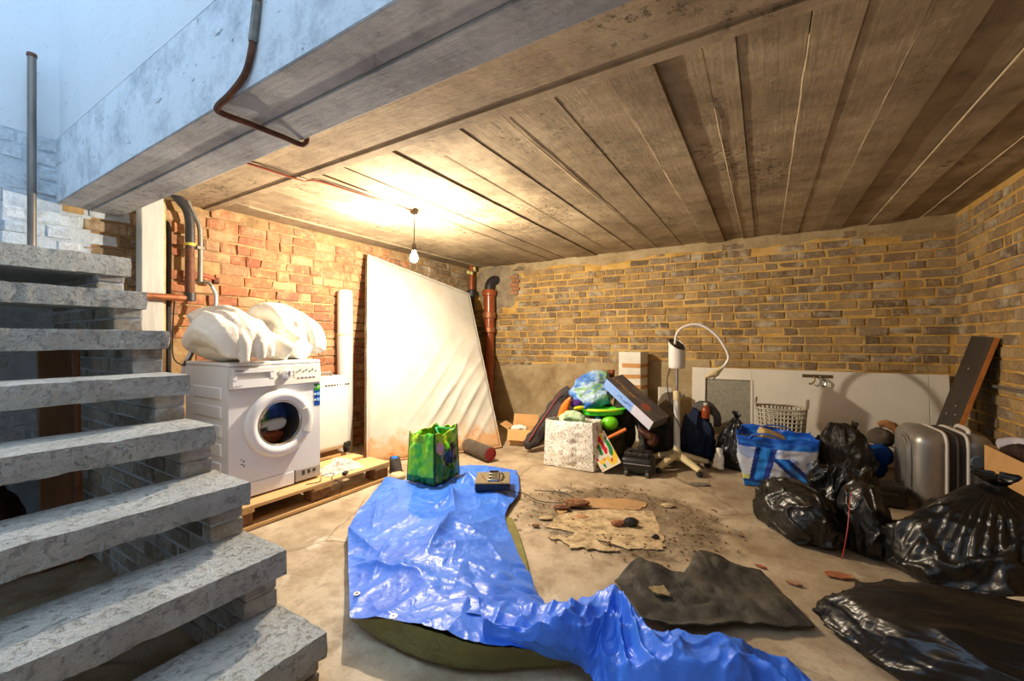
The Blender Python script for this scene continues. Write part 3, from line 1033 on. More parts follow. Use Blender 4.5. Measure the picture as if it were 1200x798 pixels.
soft('duvet', 'white fluffy duvet heaped on the washing machine beside the folded one', 'duvet', [
    ('t', [(-3.16, 1.62, TZ + .22), (-3.10, 1.66, TZ + .32), (-3.02, 1.74, TZ + .33), (-2.96, 1.80, TZ + .22), (-2.93, 1.84, TZ + .12)], [.06, .075, .075, .07, .06]),
    ('t', [(-3.20, 1.66, TZ + .28), (-3.12, 1.80, TZ + .34), (-3.02, 1.92, TZ + .24), (-2.98, 1.94, TZ + .10)], [.07, .08, .08, .07]),
    ('t', [(-3.14, 1.84, TZ + .26), (-3.00, 1.94, TZ + .22), (-2.90, 1.96, TZ + .12), (-2.88, 1.94, TZ + .06)], [.06, .07, .075, .06]),
    ('t', [(-3.14, 1.72, TZ + .09), (-2.95, 1.82, TZ + .075), (-2.84, 1.83, TZ + .07)], [.08, .08, .07]),
    ('t', [(-3.00, 1.73, TZ + .20), (-2.92, 1.77, TZ + .19), (-2.88, 1.84, TZ + .16)], [.05, .05, .04]),
    ('t', [(-3.14, 1.63, TZ + .29), (-3.04, 1.68, TZ + .37), (-2.95, 1.72, TZ + .30), (-2.92, 1.74, TZ + .20)], [.025, .035, .035, .03]),
    ('t', [(-3.10, 1.74, TZ + .39), (-2.98, 1.80, TZ + .34), (-2.90, 1.84, TZ + .22), (-2.88, 1.86, TZ + .12)], [.025, .035, .035, .03]),
    ('t', [(-3.08, 1.86, TZ + .37), (-2.96, 1.92, TZ + .30), (-2.87, 1.93, TZ + .18), (-2.85, 1.93, TZ + .07)], [.025, .03, .03, .03]),
    ('t', [(-3.04, 1.95, TZ + .31), (-2.93, 1.99, TZ + .24), (-2.87, 2.0, TZ + .13), (-2.87, 1.99, TZ + .06)], [.025, .03, .03, .03]),
    ('b', (-3.10, 1.79, TZ + .14), (.17, .16, .14))], M['duvet'], (-3.05, 1.78, TZ), .009, 2, .012, .10)
COL.objects[-1].location.y -= .052

# white hard suitcase on the far end of the pallet
def rbox(sx, sy, sz, r, n=6):
    """rounded box as a mesh, centre at the origin, via bmesh bevel"""
    bm = bmesh.new()
    bmesh.ops.create_cube(bm, size=1)
    for v in bm.verts:
        v.co = Vector((v.co.x * sx, v.co.y * sy, v.co.z * sz))
    bmesh.ops.bevel(bm, geom=list(bm.edges), offset=r, segments=n, affect='EDGES', profile=.5)
    m = MB()
    bm.verts.ensure_lookup_table()
    m.add([v.co[:] for v in bm.verts], [tuple(v.index for v in f.verts) for f in bm.faces])
    bm.free()
    return m
sw = thing('suitcase', 'cream-white hard-shell suitcase standing behind the washing machine', 'suitcase', (-3.24, 2.19, PH), 0)
rbox(.20, .45, .64, .055).xf(Matrix.Translation((0, 0, .36))).build('shell', M['white_plastic'], sw)
MB().tube([(.0, -.12, .675), (.0, -.11, .705), (.0, .09, .705), (.0, .10, .675)], .014, 8).build('handle', simple('grey_handle', (110, 104, 96), .5), sw)
for sy in (-1, 1):
    for sx in (-1, 1):
        w_ = MB().lathe([(0, -.014), (.03, -.014), (.032, 0), (.03, .014), (0, .014)], c=(sx * .085, sy * .19, .032), n=18, M=Matrix.Rotation(math.radians(90), 3, 'X')).build('wheel', M['black_plastic'], sw)
    MB().box((.09, sy * .185, .075), (.045, .07, .05)).build('wheel_housing', M['black_plastic'], sw, bevel=.01)
for k, w in enumerate((.022, .018, .022, .020, .012, .008, .008, .018, .022)):
    MB().box((.1003, -.02 + k * .027, .605), (.0015, w, .015)).build('lettering_block', M['dark_print'], sw)
MB().box((.1, 0, .60), (.001, .001, .001)).build('rivet', M['chrome'], sw)

rl = thing('plastic_roll', 'tall white plastic roll standing between suitcase and mattress', 'roll', (-3.695, 2.77, 0))
MB().lathe([(.0, 0), (.075, 0), (.077, .3), (.075, .7), (.078, 1.18), (.079, 1.19), (.076, 1.2), (.074, 1.60), (.066, 1.64), (.035, 1.655), (0, 1.655)], n=28).build('rolled_sheet', M['white_plastic'], rl)
MB().lathe([(.0785, 1.18), (.081, 1.185), (.081, 1.195), (.0775, 1.20)], n=28).build('tape_band', M['cream_plastic'], rl)

# plastic film, plug and thin cable lying on the pallet; shoe and stone beside it
def crumple(name, label, cat, c, size, h, mat, seed, n=46, group=None):
    m = MB()
    def fn(a, b):
        x, y = (a - .5) * 2, (b - .5) * 2
        rr = math.sqrt(x * x + y * y)
        e = max(0, 1 - rr ** 2)
        k = 1 + .35 * nz(x * 1.5, y * 1.5, seed)
        z = h * e * (.35 + .8 * abs(nz(x * 2.3, y * 2.3, seed + 2)) + .6 * abs(nz(x * 5, y * 5, seed + 7)))
        return (c[0] + x * size[0] * k, c[1] + y * size[1] * k, c[2] + .003 + max(0, z))
    m.grid(fn, n, n)
    o = m.build(name, mat, None, smooth=180, origin=c, solid=.0015)
    return tag(o, label, cat, group)
t = NT('clear_film')
g1 = t.n('ShaderNodeBsdfTransparent', ins={'Color': (.95, .95, .95, 1)})
pbs = t.b; pbs.inputs['Base Color'].default_value = (.8, .78, .74, 1); pbs.inputs['Roughness'].default_value = .25
t.bump(t.noise(60, 4), .6, .01)
mx = t.n('ShaderNodeMixShader', ins={0: .5, 1: g1.outputs[0], 2: pbs.outputs[0]})
t.link(mx.outputs[0], t.t.nodes['Material Output'].inputs['Surface'])
M['film'] = t.m
crumple('plastic_film', 'crumpled clear plastic film on the pallet boards', 'plastic film', (-2.80, 2.06, PH), (.12, .15), .10, M['film'], 3)
pc = MB()
pts = smoothpath([(-2.68, 1.70, PH + .004), (-2.645, 1.78, PH + .006), (-2.70, 1.83, PH + .02), (-2.66, 1.90, PH + .03), (-2.63, 1.86, PH + .004), (-2.615, 1.90, PH - .02), (-2.61, 1.93, PH - .06), (-2.60, 1.90, PH - .12)], 8)
cb = thing('thin_cable', 'thin black cable with a plug looped on the pallet edge', 'cable', (-2.66, 1.85, PH))
MB().tube([p - cb.location for p in pts], .0025, 6).build('wire', M['black_cable'], cb)
MB().box((.02, .13, .012), (.03, .05, .022), Matrix.Rotation(.5, 3, 'Z')).build('plug', M['black_plastic'], cb, bevel=.006)
sh = thing('shoe', 'small dark trainer with blue lining standing by the mattress corner', 'shoe', (-2.70, 2.53, 0), -.5)
def shoe_body(a, b):
    th = a * 2 * math.pi
    L = .055 + .075 * (1 - b) ** 1.0
    x = math.cos(th); y = math.sin(th)
    xx = x * (.105 - .055 * b) + (-.045 * b)
    if x > 0:
        xx = x * (.115 - .075 * b) - .045 * b
    return (xx, y * (.042 - .004 * b + .004 * math.sin(b * 3)), .018 + .10 * b)
MB().grid(shoe_body, 28, 10, closeu=True).build('upper', mat_cloth('charcoal_mesh', (62, 56, 54), .3, 40), sh, solid=.006)
MB().grid(lambda a, b: (math.cos(a * 6.2832) * (.122 - .012 * b) + .0, math.sin(a * 6.2832) * .048, .022 * b), 28, 3, closeu=True).build('sole', M['black_plastic'], sh, solid=.006)
MB().ball((-.045, 0, .112), (.040, .030, .018)).build('lining', mat_cloth('blue_lining', (40, 110, 200), .2, 30), sh)
for k in range(4):
    MB().tube([(.0 + .014 * k, -.03, .105 - .014 * k), (.005 + .014 * k, 0, .118 - .014 * k), (.0 + .014 * k, .03, .105 - .014 * k)], .003, 6).build('lace', M['dark_print'], sh)
stn = MB().ball((0, 0, .035), (.075, .055, .036), 20, 12)
stn.v = [(p[0] * (1 + .2 * nz(p[0] * 15, p[1] * 15)), p[1] * (1 + .2 * nz(p[1] * 14, p[2] * 20)), max(0, p[2] * (1 + .15 * nz(p[0] * 20, p[1] * 20, 4)))) for p in stn.v]
o = stn.build('stone', simple('pale_rubble', (196, 172, 138), .95, var=.2, scale=30, bump=.6), None, smooth=180); o.location = (-2.53, 2.385, 0)
tag(o, 'pale rounded lump of rubble between pallet and blue tarp', 'stone')

# ================================================================== mattress leaning in the corner
A, B_, C_, D_ = Vector((-3.09, 2.545, .0)), Vector((-2.36, 3.69, .0)), Vector((-3.30, 4.36, 1.755)), Vector((-3.629, 3.0, 2.065))
mt = thing('mattress', 'stained white mattress leaning against the brick wall', 'mattress', (-3.0, 3.2, 0))
mo = mt.location.copy()
nrm = ((B_ - A).cross(D_ - A)).normalized()
if nrm.x < 0:
    nrm = -nrm
THK = .19
def mpt(a, b):
    return (A * (1 - a) + B_ * a) * (1 - b) + (D_ * (1 - a) + C_ * a) * b
def mface(a, b):
    p = mpt(a, b)
    e = min(a, 1 - a, b, 1 - b)
    edge = -.03 * max(0, 1 - e / .03) ** 2
    puff = .035 * math.sin(math.pi * a) * math.sin(math.pi * b)
    # slanting slack folds of the loose cover, strongest in the lower far corner
    s = a * .75 - b * .85
    q = a * .7 + b * .9
    w = max(0, min(1, (a - .10) / .45)) * max(0, min(1, (.80 - b) / .5))
    w *= max(0, 1 - abs(q - .72) / .75)
    fold = 0
    for k, (ph, am, sg) in enumerate(((-.28, .010, .018), (-.14, .016, .020), (-.02, .022, .018), (.09, .026, .017), (.19, .030, .018), (.28, .026, .016), (.37, .026, .018), (.46, .018, .018), (.55, .014, .016))):
        d = s - ph - .03 * nz(q * 3, k * 2.2)
        fold += am * math.exp(-(d / sg) ** 2) * (.5 + .8 * abs(nz(q * 2.5, k * 5.1)))
    small = .004 * fbm(a * 5, b * 7, 2)
    g = (.5 + .5 * nz(a * 3, b * 3, 9))
    p = p + nrm * (edge + puff + fold * w * 1.1 + small * g)
    p.z = max(p.z, .004)
    return p - mo
m = MB().grid(mface, 110, 130)
t = NT('stained_mattress_cover')
geo = t.n('ShaderNodeNewGeometry').outputs['Position']
sep = t.n('ShaderNodeSeparateXYZ', ins={0: geo})
base = t.ramp(t.noise(3, 5, .6), [(.3, rgb(172, 167, 156)), (.7, rgb(192, 188, 178))])
low = t.thresh(t.math('ADD', sep.outputs[2], t.math('MULTIPLY', t.noise(9, 5, .7), -.5)), .02, -.12)
base = t.mix(t.math('MULTIPLY', low, .75), base, rgb(196, 142, 82))
org_ = t.math('MULTIPLY', t.thresh(t.noise(11, 5, .7), .58, .64), low)
base = t.mix(t.math('MULTIPLY', org_, .8), base, rgb(196, 104, 36))
base = t.mix(t.math('MULTIPLY', t.thresh(t.noise(2.2, 4, .6), .56, .7), .25), base, rgb(188, 168, 130))
t.color(base); t.set(.8, 0, .25)
t.bump(t.noise(90, 3), .15, .004)
M['mattress'] = t.m
m.build('cover', M['mattress'], mt, smooth=180)
t = NT('quilted_mattress_side')
wv = t.n('ShaderNodeTexVoronoi', feature='DISTANCE_TO_EDGE', ins={'Vector': t.pos((10, 10, 16)), 'Scale': 1.4, 'Randomness': .35}).outputs['Distance']
t.color(t.mix(t.thresh(t.noise(6, 5, .7), .4, .65), rgb(200, 180, 146), rgb(150, 116, 74))); t.set(.9)
t.bump(t.thresh(wv, 0, .12), .8, .02)
M['quilt'] = t.m
m = MB()
def side(a, b):
    """band running round the four edges, a: round, b: front to back"""
    k = a * 4
    i = int(k) % 4; f_ = k - int(k)
    e = .012
    a2, b2 = [(f_, 0), (1, f_), (1 - f_, 1), (0, 1 - f_)][i]
    a2 = min(max(a2, .004), .996); b2 = min(max(b2, .004), .996)
    p = mpt(a2, b2)
    bulge = .012 * math.sin(b * math.pi) + .004 * nz(a * 60, b * 6)
    cen = mpt(.5, .5)
    out = (p - cen); out -= nrm * out.dot(nrm); out.normalize()
    p = p - nrm * (.022 + b * (THK - .022)) + out * bulge
    p.z = max(p.z, .003)
    return p - mo
m.grid(side, 240, 10, closeu=True)
m.build('side_band', M['quilt'], mt, smooth=180)
MB().grid(lambda a, b: mpt(.004 + a * .992, .004 + b * .992) - nrm * THK - mo + Vector((0, 0, .004)), 10, 14).build('back_cover', M['quilt'], mt, smooth=180)
for off in (.020, THK - .006):
    pts = []
    for k in range(160):
        q = side(k / 160, 0) + nrm * .022 - nrm * off
        q.z = max(q.z, .008)
        pts.append(q)
    pts.append(pts[0])
    MB().tube(pts, .009, 6, caps=False).build('piping', M['mattress'], mt, smooth=180)

# ================================================================== pipes and post at the left wall
po = thing('timber_post', 'whitewashed timber post against the red brick wall under the beam', 'post', (-3.70, 1.18, 0))
MB().box((0, 0, 1.085), (.10, .125, 2.17)).build('shaft', simple('whitewashed_timber', (196, 194, 188), .85, var=.18, scale=14, stretch=(1, 1, .15), bump=.4), po, bevel=.006)
MB().box((.012, .072, 1.10), (.03, .022, 2.14)).build('edge_strip', simple('cream_timber', (200, 178, 136), .85, var=.2, scale=20), po, bevel=.004)
PYX, PYY = -3.612, 1.385
dp = thing('drain_pipe', 'dark drain pipe bending down the red brick wall and turning towards the stairs', 'pipe', (PYX, PYY, 1.45))
q = dp.location
MB().tube([Vector(p) - q for p in smoothpath([(-3.63, 1.30, 2.18), (-3.62, 1.32, 2.15), (PYX, 1.368, 2.08), (PYX, PYY, 1.98), (PYX, PYY, 1.8)], 6) ], .030, 14).build('upper_bend', M['dark_iron'], dp)
MB().tube([(0, 0, .40), (0, 0, .2), (0, 0, .0)], .030, 14).build('vertical_run', M['rust_iron'], dp)
MB().tube([Vector(p) for p in smoothpath([(0, 0, .02), (0, -.012, -.005), (0, -.05, -.012), (0, -.2, -.014), (0, -.50, -.02)], 6)], .024, 14).build('horizontal_run', M['copper'], dp)
MB().lathe([(.031, -.03), (.036, -.03), (.036, .03), (.031, .03)], c=(0, 0, .0), n=18).build('elbow_collar', M['dark_iron'], dp)
MB().lathe([(.030, -.010), (.034, -.010), (.034, .010), (.030, .010)], c=(0, 0, .385), n=18).build('yellow_clamp', simple('yellow_clamp', (206, 180, 60), .5), dp)
gp = thing('lead_pipe', 'thin grey water pipe beside the dark drain pipe', 'pipe', (-3.68, 1.478, 1.6))
q = gp.location
MB().tube([Vector(p) - q for p in smoothpath([(-3.69, 1.40, 2.18), (-3.69, 1.42, 2.12), (-3.68, 1.462, 2.03), (-3.68, 1.478, 1.93), (-3.68, 1.478, 1.58)], 6)], .017, 10).build('tube', M['lead'], gp)
MB().box((0.0, -.004, .235), (.042, .050, .028)).build('clamp', M['lead'], gp, bevel=.004)
tp = thing('water_tap', 'small brass tap with red handle on the red brick wall', 'tap', (-3.70, 1.50, 1.60))
MB().tube([(0, -.05, -.02), (.02, .0, -.02), (.04, .03, -.025), (.045, .045, -.05)], .013, 10).build('spout', M['lead'], tp)
MB().tube([(-.08, -.02, -.01), (.01, -.02, -.01)], .014, 10).build('stem', simple('brass', (170, 130, 70), .4, metal=.8), tp)
MB().box((.02, .02, .022), (.022, .11, .016), Matrix.Rotation(-.2, 3, 'X')).build('handle', simple('red_tap_handle', (196, 72, 36), .5), tp, bevel=.005)
MB().lathe([(0, -.018), (.026, -.018), (.028, 0), (.026, .018), (0, .018)], c=(.0, .09, .0), n=14, M=Matrix.Rotation(1.57, 3, 'X')).build('wheel_head', M['rust_iron'], tp)
hs = thing('supply_hose', 'grey supply hose running from the tap down behind the washing machine', 'hose', (-3.5, 1.4, .9))
q = hs.location
MB().tube([Vector(p) - q for p in smoothpath([(-3.655, 1.545, 1.552), (-3.62, 1.56, 1.46), (-3.60, 1.53, 1.30), (-3.55, 1.44, 1.16), (-3.46, 1.33, 1.04), (-3.42, 1.27, .9), (-3.38, 1.24, .72)], 8)], .012, 10).build('tube', simple('grey_hose', (176, 186, 196), .45), hs)
MB().tube([Vector(p) - q for p in ((-3.47, 1.345, 1.055), (-3.43, 1.285, .95))], .017, 10).build('connector', M['black_plastic'], hs)
for k, pts in enumerate(([(-3.735, 1.27, 2.0), (-3.72, 1.295, 1.93), (-3.735, 1.30, 1.5), (-3.735, 1.30, 1.1), (-3.735, 1.30, .6)], [(-3.72, 1.33, 1.42), (-3.735, 1.325, 1.2), (-3.73, 1.33, 1.0), (-3.70, 1.40, .94), (-3.68, 1.5, .95)])):
    o = MB().tube([Vector(p) for p in smoothpath(pts, 8)], .016 if k == 0 else .005, 8).build('wall_pipe' if k == 0 else 'wall_cable', M['dark_iron'] if k == 0 else M['black_cable'], origin=(-3.735, 1.30, .9))
    tag(o, 'thin black pipe on the wall between timber post and drain pipe' if k == 0 else 'thin dark cable looping down the wall behind the washing machine', 'pipe' if k == 0 else 'cable')
# board leaning behind the stairs
bd = thing('leaning_board', 'brown wooden board leaning on the whitewashed wall behind the stairs', 'board', (-3.05, .60, 0))
MB().box((0, 0, .58), (.022, .12, 1.16), Matrix.Rotation(-.06, 3, 'Y')).build('plank', simple('brown_plywood', (122, 86, 58), .8, var=.25, scale=20, stretch=(1, 1, .1)), bd, bevel=.003)
MB().box((.012, .075, .58), (.03, .022, 1.16), Matrix.Rotation(-.06, 3, 'Y')).build('batten', M['copper'], bd, bevel=.003)
sk = soft('dark_sack', 'dark brown sack slumped on the floor under the stairs', 'sack', [('b', (-3.35, .30, .20), (.20, .26, .20)), ('b', (-3.42, .33, .36), (.12, .16, .18))], mat_cloth('dark_brown_sacking', (64, 42, 36), .3, 12), (-3.45, .35, 0), .02, 5, .05, .15)
nw = thing('newel_pole', 'bare metal newel pole standing on the stair landing', 'pole', (-3.70, .628, step_z(7)))
MB().tube([(0, 0, 0), (0, 0, 1.24)], .019, 14).build('tube', simple('weathered_steel', (120, 112, 104), .5, metal=.6, var=.3, scale=12, stretch=(1, 1, .3)), nw)
MB().lathe([(.019, 1.235), (.023, 1.238), (.021, 1.256), (0, 1.258)], n=14).build('cap', M['rust_iron'], nw)
MB().lathe([(0, 0), (.04, 0), (.04, .008), (.019, .012)], n=14).build('foot_plate', M['rust_iron'], nw)

# cable along the beam, and the feed to the lamp
cbm = thing('beam_cable', 'dark conduit running down the beam face and across its underside', 'cable', (-1.70, BY0, BZ0))
q = cbm.location
MB().tube([Vector(p) - q for p in smoothpath([(-1.40, BY0 - .012, 2.36), (-1.43, BY0 - .012, 2.22), (-1.455, BY0 - .012, 2.11), (-1.50, BY0 - .012, 2.03), (-1.60, BY0 - .013, 1.990), (-1.69, BY0 - .012, 1.975), (-1.712, BY0 + .01, 1.968), (-1.70, BY0 + .10, 1.966), (-1.685, BY0 + .22, 1.962), (-1.68, BY1 + .008, 1.966), (-1.68, BY1 + .018, 2.04), (-1.68, BY1 + .018, 2.16)], 6)], .011, 8).build('conduit', M['rust_iron'], cbm)
MB().tube([Vector(p) - q for p in ((-1.425, BY0 - .012, 2.24), (-1.452, BY0 - .012, 2.12))], .014, 8).build('clip', M['lead'], cbm)
for k, off in enumerate((0, .05)):
    pts = smoothpath([(-2.62, 1.06, ZC - .036), (-2.58 + off, 1.30, ZC - .036), (-2.555 + off, 1.58, ZC - .036), (-2.53 + off * .8, 1.70, ZC - .014), (-2.50 + off * .5, 2.1, ZC - .010), (LX, LY - .03, ZC - .012)], 8)
    o = MB().tube(pts, .0065 if k == 0 else .004, 8).build('ceiling_cable', simple('red_brown_cable', (150, 66, 40) if k == 0 else (92, 70, 50), .5), origin=(-2.55, 1.7, ZC))
    tag(o, ['thick red-brown cable along the ceiling to the bulb', 'thin brown cable along the ceiling beside the red-brown one'][k], 'cable')
# ================================================================== pipes in the far corner
bp = thing('brown_drain_pipe', 'thick brown glazed drain pipe with sockets in the far corner', 'pipe', (-3.36, 4.90, 0))
MB().lathe([(.066, 0), (.066, 1.28), (.066, 1.30)], n=24).build('lower_length', M['pvc_brown'], bp)
MB().lathe([(.070, 1.24), (.084, 1.25), (.086, 1.30), (.082, 1.315), (.072, 1.32)], n=24).build('socket', M['copper'], bp)
MB().lathe([(.074, 1.30), (.074, 1.46)], n=24).build('middle_length', M['pvc_brown'], bp)
MB().lathe([(.076, 1.44), (.092, 1.45), (.096, 1.50), (.092, 1.53), (.078, 1.535)], n=24).build('socket', M['copper'], bp)
MB().lathe([(.080, 1.52), (.080, 1.78)], n=24).build('upper_length', M['pvc_brown'], bp)
MB().lathe([(.082, 1.76), (.098, 1.77), (.100, 1.83), (.092, 1.85), (.06, 1.852)], n=24).build('socket', M['pvc_brown'], bp)
MB().tube(smoothpath([(0, 0, 1.84), (0, .01, 1.92), (.02, .06, 1.985), (.04, .14, 2.0), (.05, .22, 2.0)], 6), .066, 18).build('elbow', M['dark_iron'], bp)
cp2 = thing('corner_pipe', 'narrow brown pipe dropping from the ceiling into a black socket in the corner', 'pipe', (-3.60, 4.80, 0))
MB().tube([(0, 0, 1.82), (0, 0, ZC)], .032, 14).build('upper_pipe', M['pvc_brown'], cp2)
MB().lathe([(.034, 1.86), (.060, 1.85), (.066, 1.80), (.060, 1.76), (.05, 1.755)], n=18).build('socket', M['dark_iron'], cp2)
MB().tube([(0, 0, 0), (0, 0, 1.78)], .045, 16).build('lower_pipe', M['dark_iron'], cp2)
for k in range(7):
    a = k * .9
    o = MB().ball((.05 * math.cos(a), .05 * math.sin(a), 2.16 - .012 * k), (.022, .022, .026), 10, 6).build('foam_blob', simple('pale_green_foam', (206, 206, 130), .9), cp2)

# ================================================================== open cardboard box by the far wall
cbx = thing('cardboard_box', 'small open cardboard box with raised flap beside the mattress', 'box', (-2.27, 3.98, 0), .28)
def carton(parent, sx, sy, sz, th=.005, mat=None):
    mat = mat or M['cardboard']
    for s in (-1, 1):
        MB().box((s * (sx / 2), 0, sz / 2), (th, sy, sz)).build('side_wall', mat, parent)
        MB().box((0, s * (sy / 2), sz / 2), (sx, th, sz)).build('side_wall', mat, parent)
    MB().box((0, 0, th / 2), (sx, sy, th)).build('base', mat, parent)
carton(cbx, .30, .22, .17)
def flap(parent, hinge, along, out, w, l, ang, mat=None):
    """a hinged flap: hinge centre, unit vector along the fold, unit vector out of the box"""
    h, al, ou = Vector(hinge), Vector(along), Vector(out)
    d = ou * math.cos(ang) + Vector((0, 0, 1)) * math.sin(ang)
    n = al.cross(d) * .0025
    vs = []
    for s in (-1, 1):
        vs += [h - al * w / 2 + n * s, h + al * w / 2 + n * s, h + al * w * .47 + d * l + n * s, h - al * w * .47 + d * l + n * s]
    MB().add(vs, [(0, 1, 2, 3), (7, 6, 5, 4), (0, 4, 5, 1), (1, 5, 6, 2), (2, 6, 7, 3), (3, 7, 4, 0)]).build('flap', mat or M['cardboard'], parent, smooth=0)
flap(cbx, (0, .11, .17), (1, 0, 0), (0, 1, 0), .30, .13, math.radians(80))
flap(cbx, (.15, 0, .17), (0, 1, 0), (1, 0, 0), .22, .13, math.radians(-50))
flap(cbx, (-.15, 0, .17), (0, 1, 0), (-1, 0, 0), .22, .10, math.radians(30))
flap(cbx, (0, -.11, .17), (1, 0, 0), (0, -1, 0), .30, .12, math.radians(-62))
soft('paper_wad', 'white crumpled paper lying in the small open cardboard box', 'paper', [('t', [(-2.38, 3.90, .16), (-2.30, 3.93, .18), (-2.22, 3.96, .165)], .03)], M['white_cloth'], (-2.3, 3.93, .13), .012, 2, .02, .03)

# ================================================================== foam roller
FA, FB = Vector((-2.57, 3.362, .072)), Vector((-2.18, 3.202, .072))
fr_ = thing('foam_roller', 'knobbly dark foam roller with red end lying by the mattress', 'foam roller', ((FA + FB) / 2)[:2] + (0,), math.atan2(FB.y - FA.y, FB.x - FA.x))
Lr = (FB - FA).length
RX = Matrix.Rotation(math.radians(90), 3, 'Y')
M['roller'] = simple('brown_black_foam', (72, 60, 52), .7, var=.15)
MB().lathe([(.052, -Lr / 2), (.062, -Lr / 2), (.062, Lr / 2), (.052, Lr / 2)], c=(0, 0, .072), n=32, M=RX).build('core', M['roller'], fr_)
m = MB()
for i in range(20):
    for k in range(16):
        a = 2 * math.pi * (k + .5 * (i % 2)) / 16
        x = -Lr / 2 + .014 + i * (Lr - .028) / 19
        c = Vector((x, .063 * math.cos(a), .072 + .063 * math.sin(a)))
        m.ball(c, (.0085, .0095, .0095), 6, 4)
o = m.build('knobs', simple('dusty_foam_knob', (104, 92, 80), .8), fr_, smooth=180); o['kind'] = 'stuff'
MB().lathe([(.0, Lr / 2 - .012), (.050, Lr / 2 - .010), (.056, Lr / 2 + .004), (.062, Lr / 2 + .002)], c=(0, 0, .072), n=32, M=RX).build('red_end_cap', simple('red_core', (170, 40, 48), .5), fr_)
MB().lathe([(.0, -Lr / 2), (.056, -Lr / 2)], c=(0, 0, .072), n=32, M=RX).build('end_cap', M['roller'], fr_)

# ================================================================== blue tarpaulin
def patch(ctrl, nu, nv, detail=None, thick=.0):
    """smooth sheet through a net of points; ctrl[row][col]"""
    R, Cn = len(ctrl), len(ctrl[0])
    def cr(p0, p1, p2, p3, t):
        return .5 * ((2 * p1) + (p2 - p0) * t + (2 * p0 - 5 * p1 + 4 * p2 - p3) * t * t + (3 * p1 - p0 - 3 * p2 + p3) * t ** 3)
    def rowat(r, a):
        row = ctrl[r]
        x = a * (Cn - 1); i = min(int(x), Cn - 2); t = x - i
        g = lambda k: row[k] if 0 <= k < Cn else (row[0] * 2 - row[1] if k < 0 else row[-1] * 2 - row[-2])
        return cr(g(i - 1), g(i), g(i + 1), g(i + 2), t)
    def fn(a, b):
        y = b * (R - 1); j = min(int(y), R - 2); t = y - j
        rows = {}
        g = lambda k: rowat(k, a) if 0 <= k < R else (rowat(0, a) * 2 - rowat(1, a) if k < 0 else rowat(R - 1, a) * 2 - rowat(R - 2, a))
        p = cr(g(j - 1), g(j), g(j + 1), g(j + 2), t)
        if detail:
            p = detail(p, a, b)
        p.z = max(p.z, .010)
        return p
    return MB().grid(fn, nu, nv)
def net(rows):
    return [[on_z(u, v, z) for (u, v, z) in row] for row in rows]
CREASE = [  # ridges of the sheet: pixel-free floor points, width, height
    ((-2.35, 1.62), (-1.62, 1.42), .024, .034), ((-2.30, 2.0), (-1.85, 1.55), .018, .020), ((-2.05, 2.45), (-1.62, 2.0), .026, .050),
    ((-1.62, 2.0), (-1.40, 1.50), .030, .065), ((-2.2, 2.05), (-1.7, 2.1), .014, .010), ((-1.9, 2.6), (-1.75, 1.75), .012, .012),
    ((-1.55, 1.85), (-1.15, 1.80), .02, .022), ((-1.75, 1.35), (-1.2, 1.35), .018, .016), ((-2.45, 2.25), (-2.05, 1.95), .012, .010),
    ((-1.95, 1.30), (-1.95, 1.9), .012, .010), ((-1.5, 1.25), (-1.75, 1.62), .012, .014), ((-2.0, 2.7), (-1.95, 2.45), .03, .05), ((-2.1, 2.62), (-1.8, 2.55), .02, .04)]
def seg_d(x, y, a, b):
    ax, ay = a; bx, by = b
    dx, dy = bx - ax, by - ay
    t = max(0, min(1, ((x - ax) * dx + (y - ay) * dy) / (dx * dx + dy * dy)))
    return math.hypot(x - ax - t * dx, y - ay - t * dy), t
def tarp_detail(p, a, b):
    z = 0
    for k, (q0, q1, w, h) in enumerate(CREASE):
        wob = .03 * nz(p.x * 5, p.y * 5, k * 3.3)
        d, t = seg_d(p.x + wob, p.y - wob, q0, q1)
        z += h * math.exp(-d / w) * math.sin(math.pi * min(max(t, .06), .94))
    z += .018 * ridge(p.x * 2.2, p.y * 2.2, 1) ** 2 + .014 * abs(nz(p.x * 3.2, p.y * 3.2, 11)) + .009 * ridge(p.x * 5, p.y * 4.5, 6) ** 3 + .004 * ridge(p.x * 12, p.y * 11, 16) ** 3 + .002 * abs(nz(p.x * 27, p.y * 24, 8))
    p.z += z
    return p
tarp = thing('tarpaulin', 'crumpled blue tarpaulin with dark underside spread on the floor', 'tarpaulin', (-1.7, 2.0, 0))
to = tarp.location.copy()
t = NT('blue_tarpaulin')
cc = t.ramp(t.noise(5, 4, .6), [(.3, rgb(46, 104, 218)), (.7, rgb(70, 128, 234))])
t.color(t.mix(t.math('MULTIPLY', t.thresh(t.noise(14, 5, .7), .6, .72), .35), cc, rgb(150, 176, 226)))
t.set(.36, 0, .45)
h = t.math('ADD', t.math('MULTIPLY', t.noise(22, 4, .6, dist=1.0), 1.0), t.math('MULTIPLY', t.noise(7, 2, .5, dist=2.0), 1.4))
t.bump(h, .22, .02)
M['tarp'] = t.m
t = NT('tarpaulin_underside')
t.color(t.ramp(t.noise(7, 5, .7), [(.3, rgb(96, 96, 56)), (.6, rgb(114, 110, 58)), (.8, rgb(130, 122, 66))])); t.set(.35, 0, .5)
t.bump(t.noise(20, 5, .7, dist=1.0), .7, .02)
M['tarp_under'] = t.m
M['tarp_olive'] = simple('olive_tarpaulin_back', (122, 116, 58), .5, var=.3, scale=14, bump=.4)
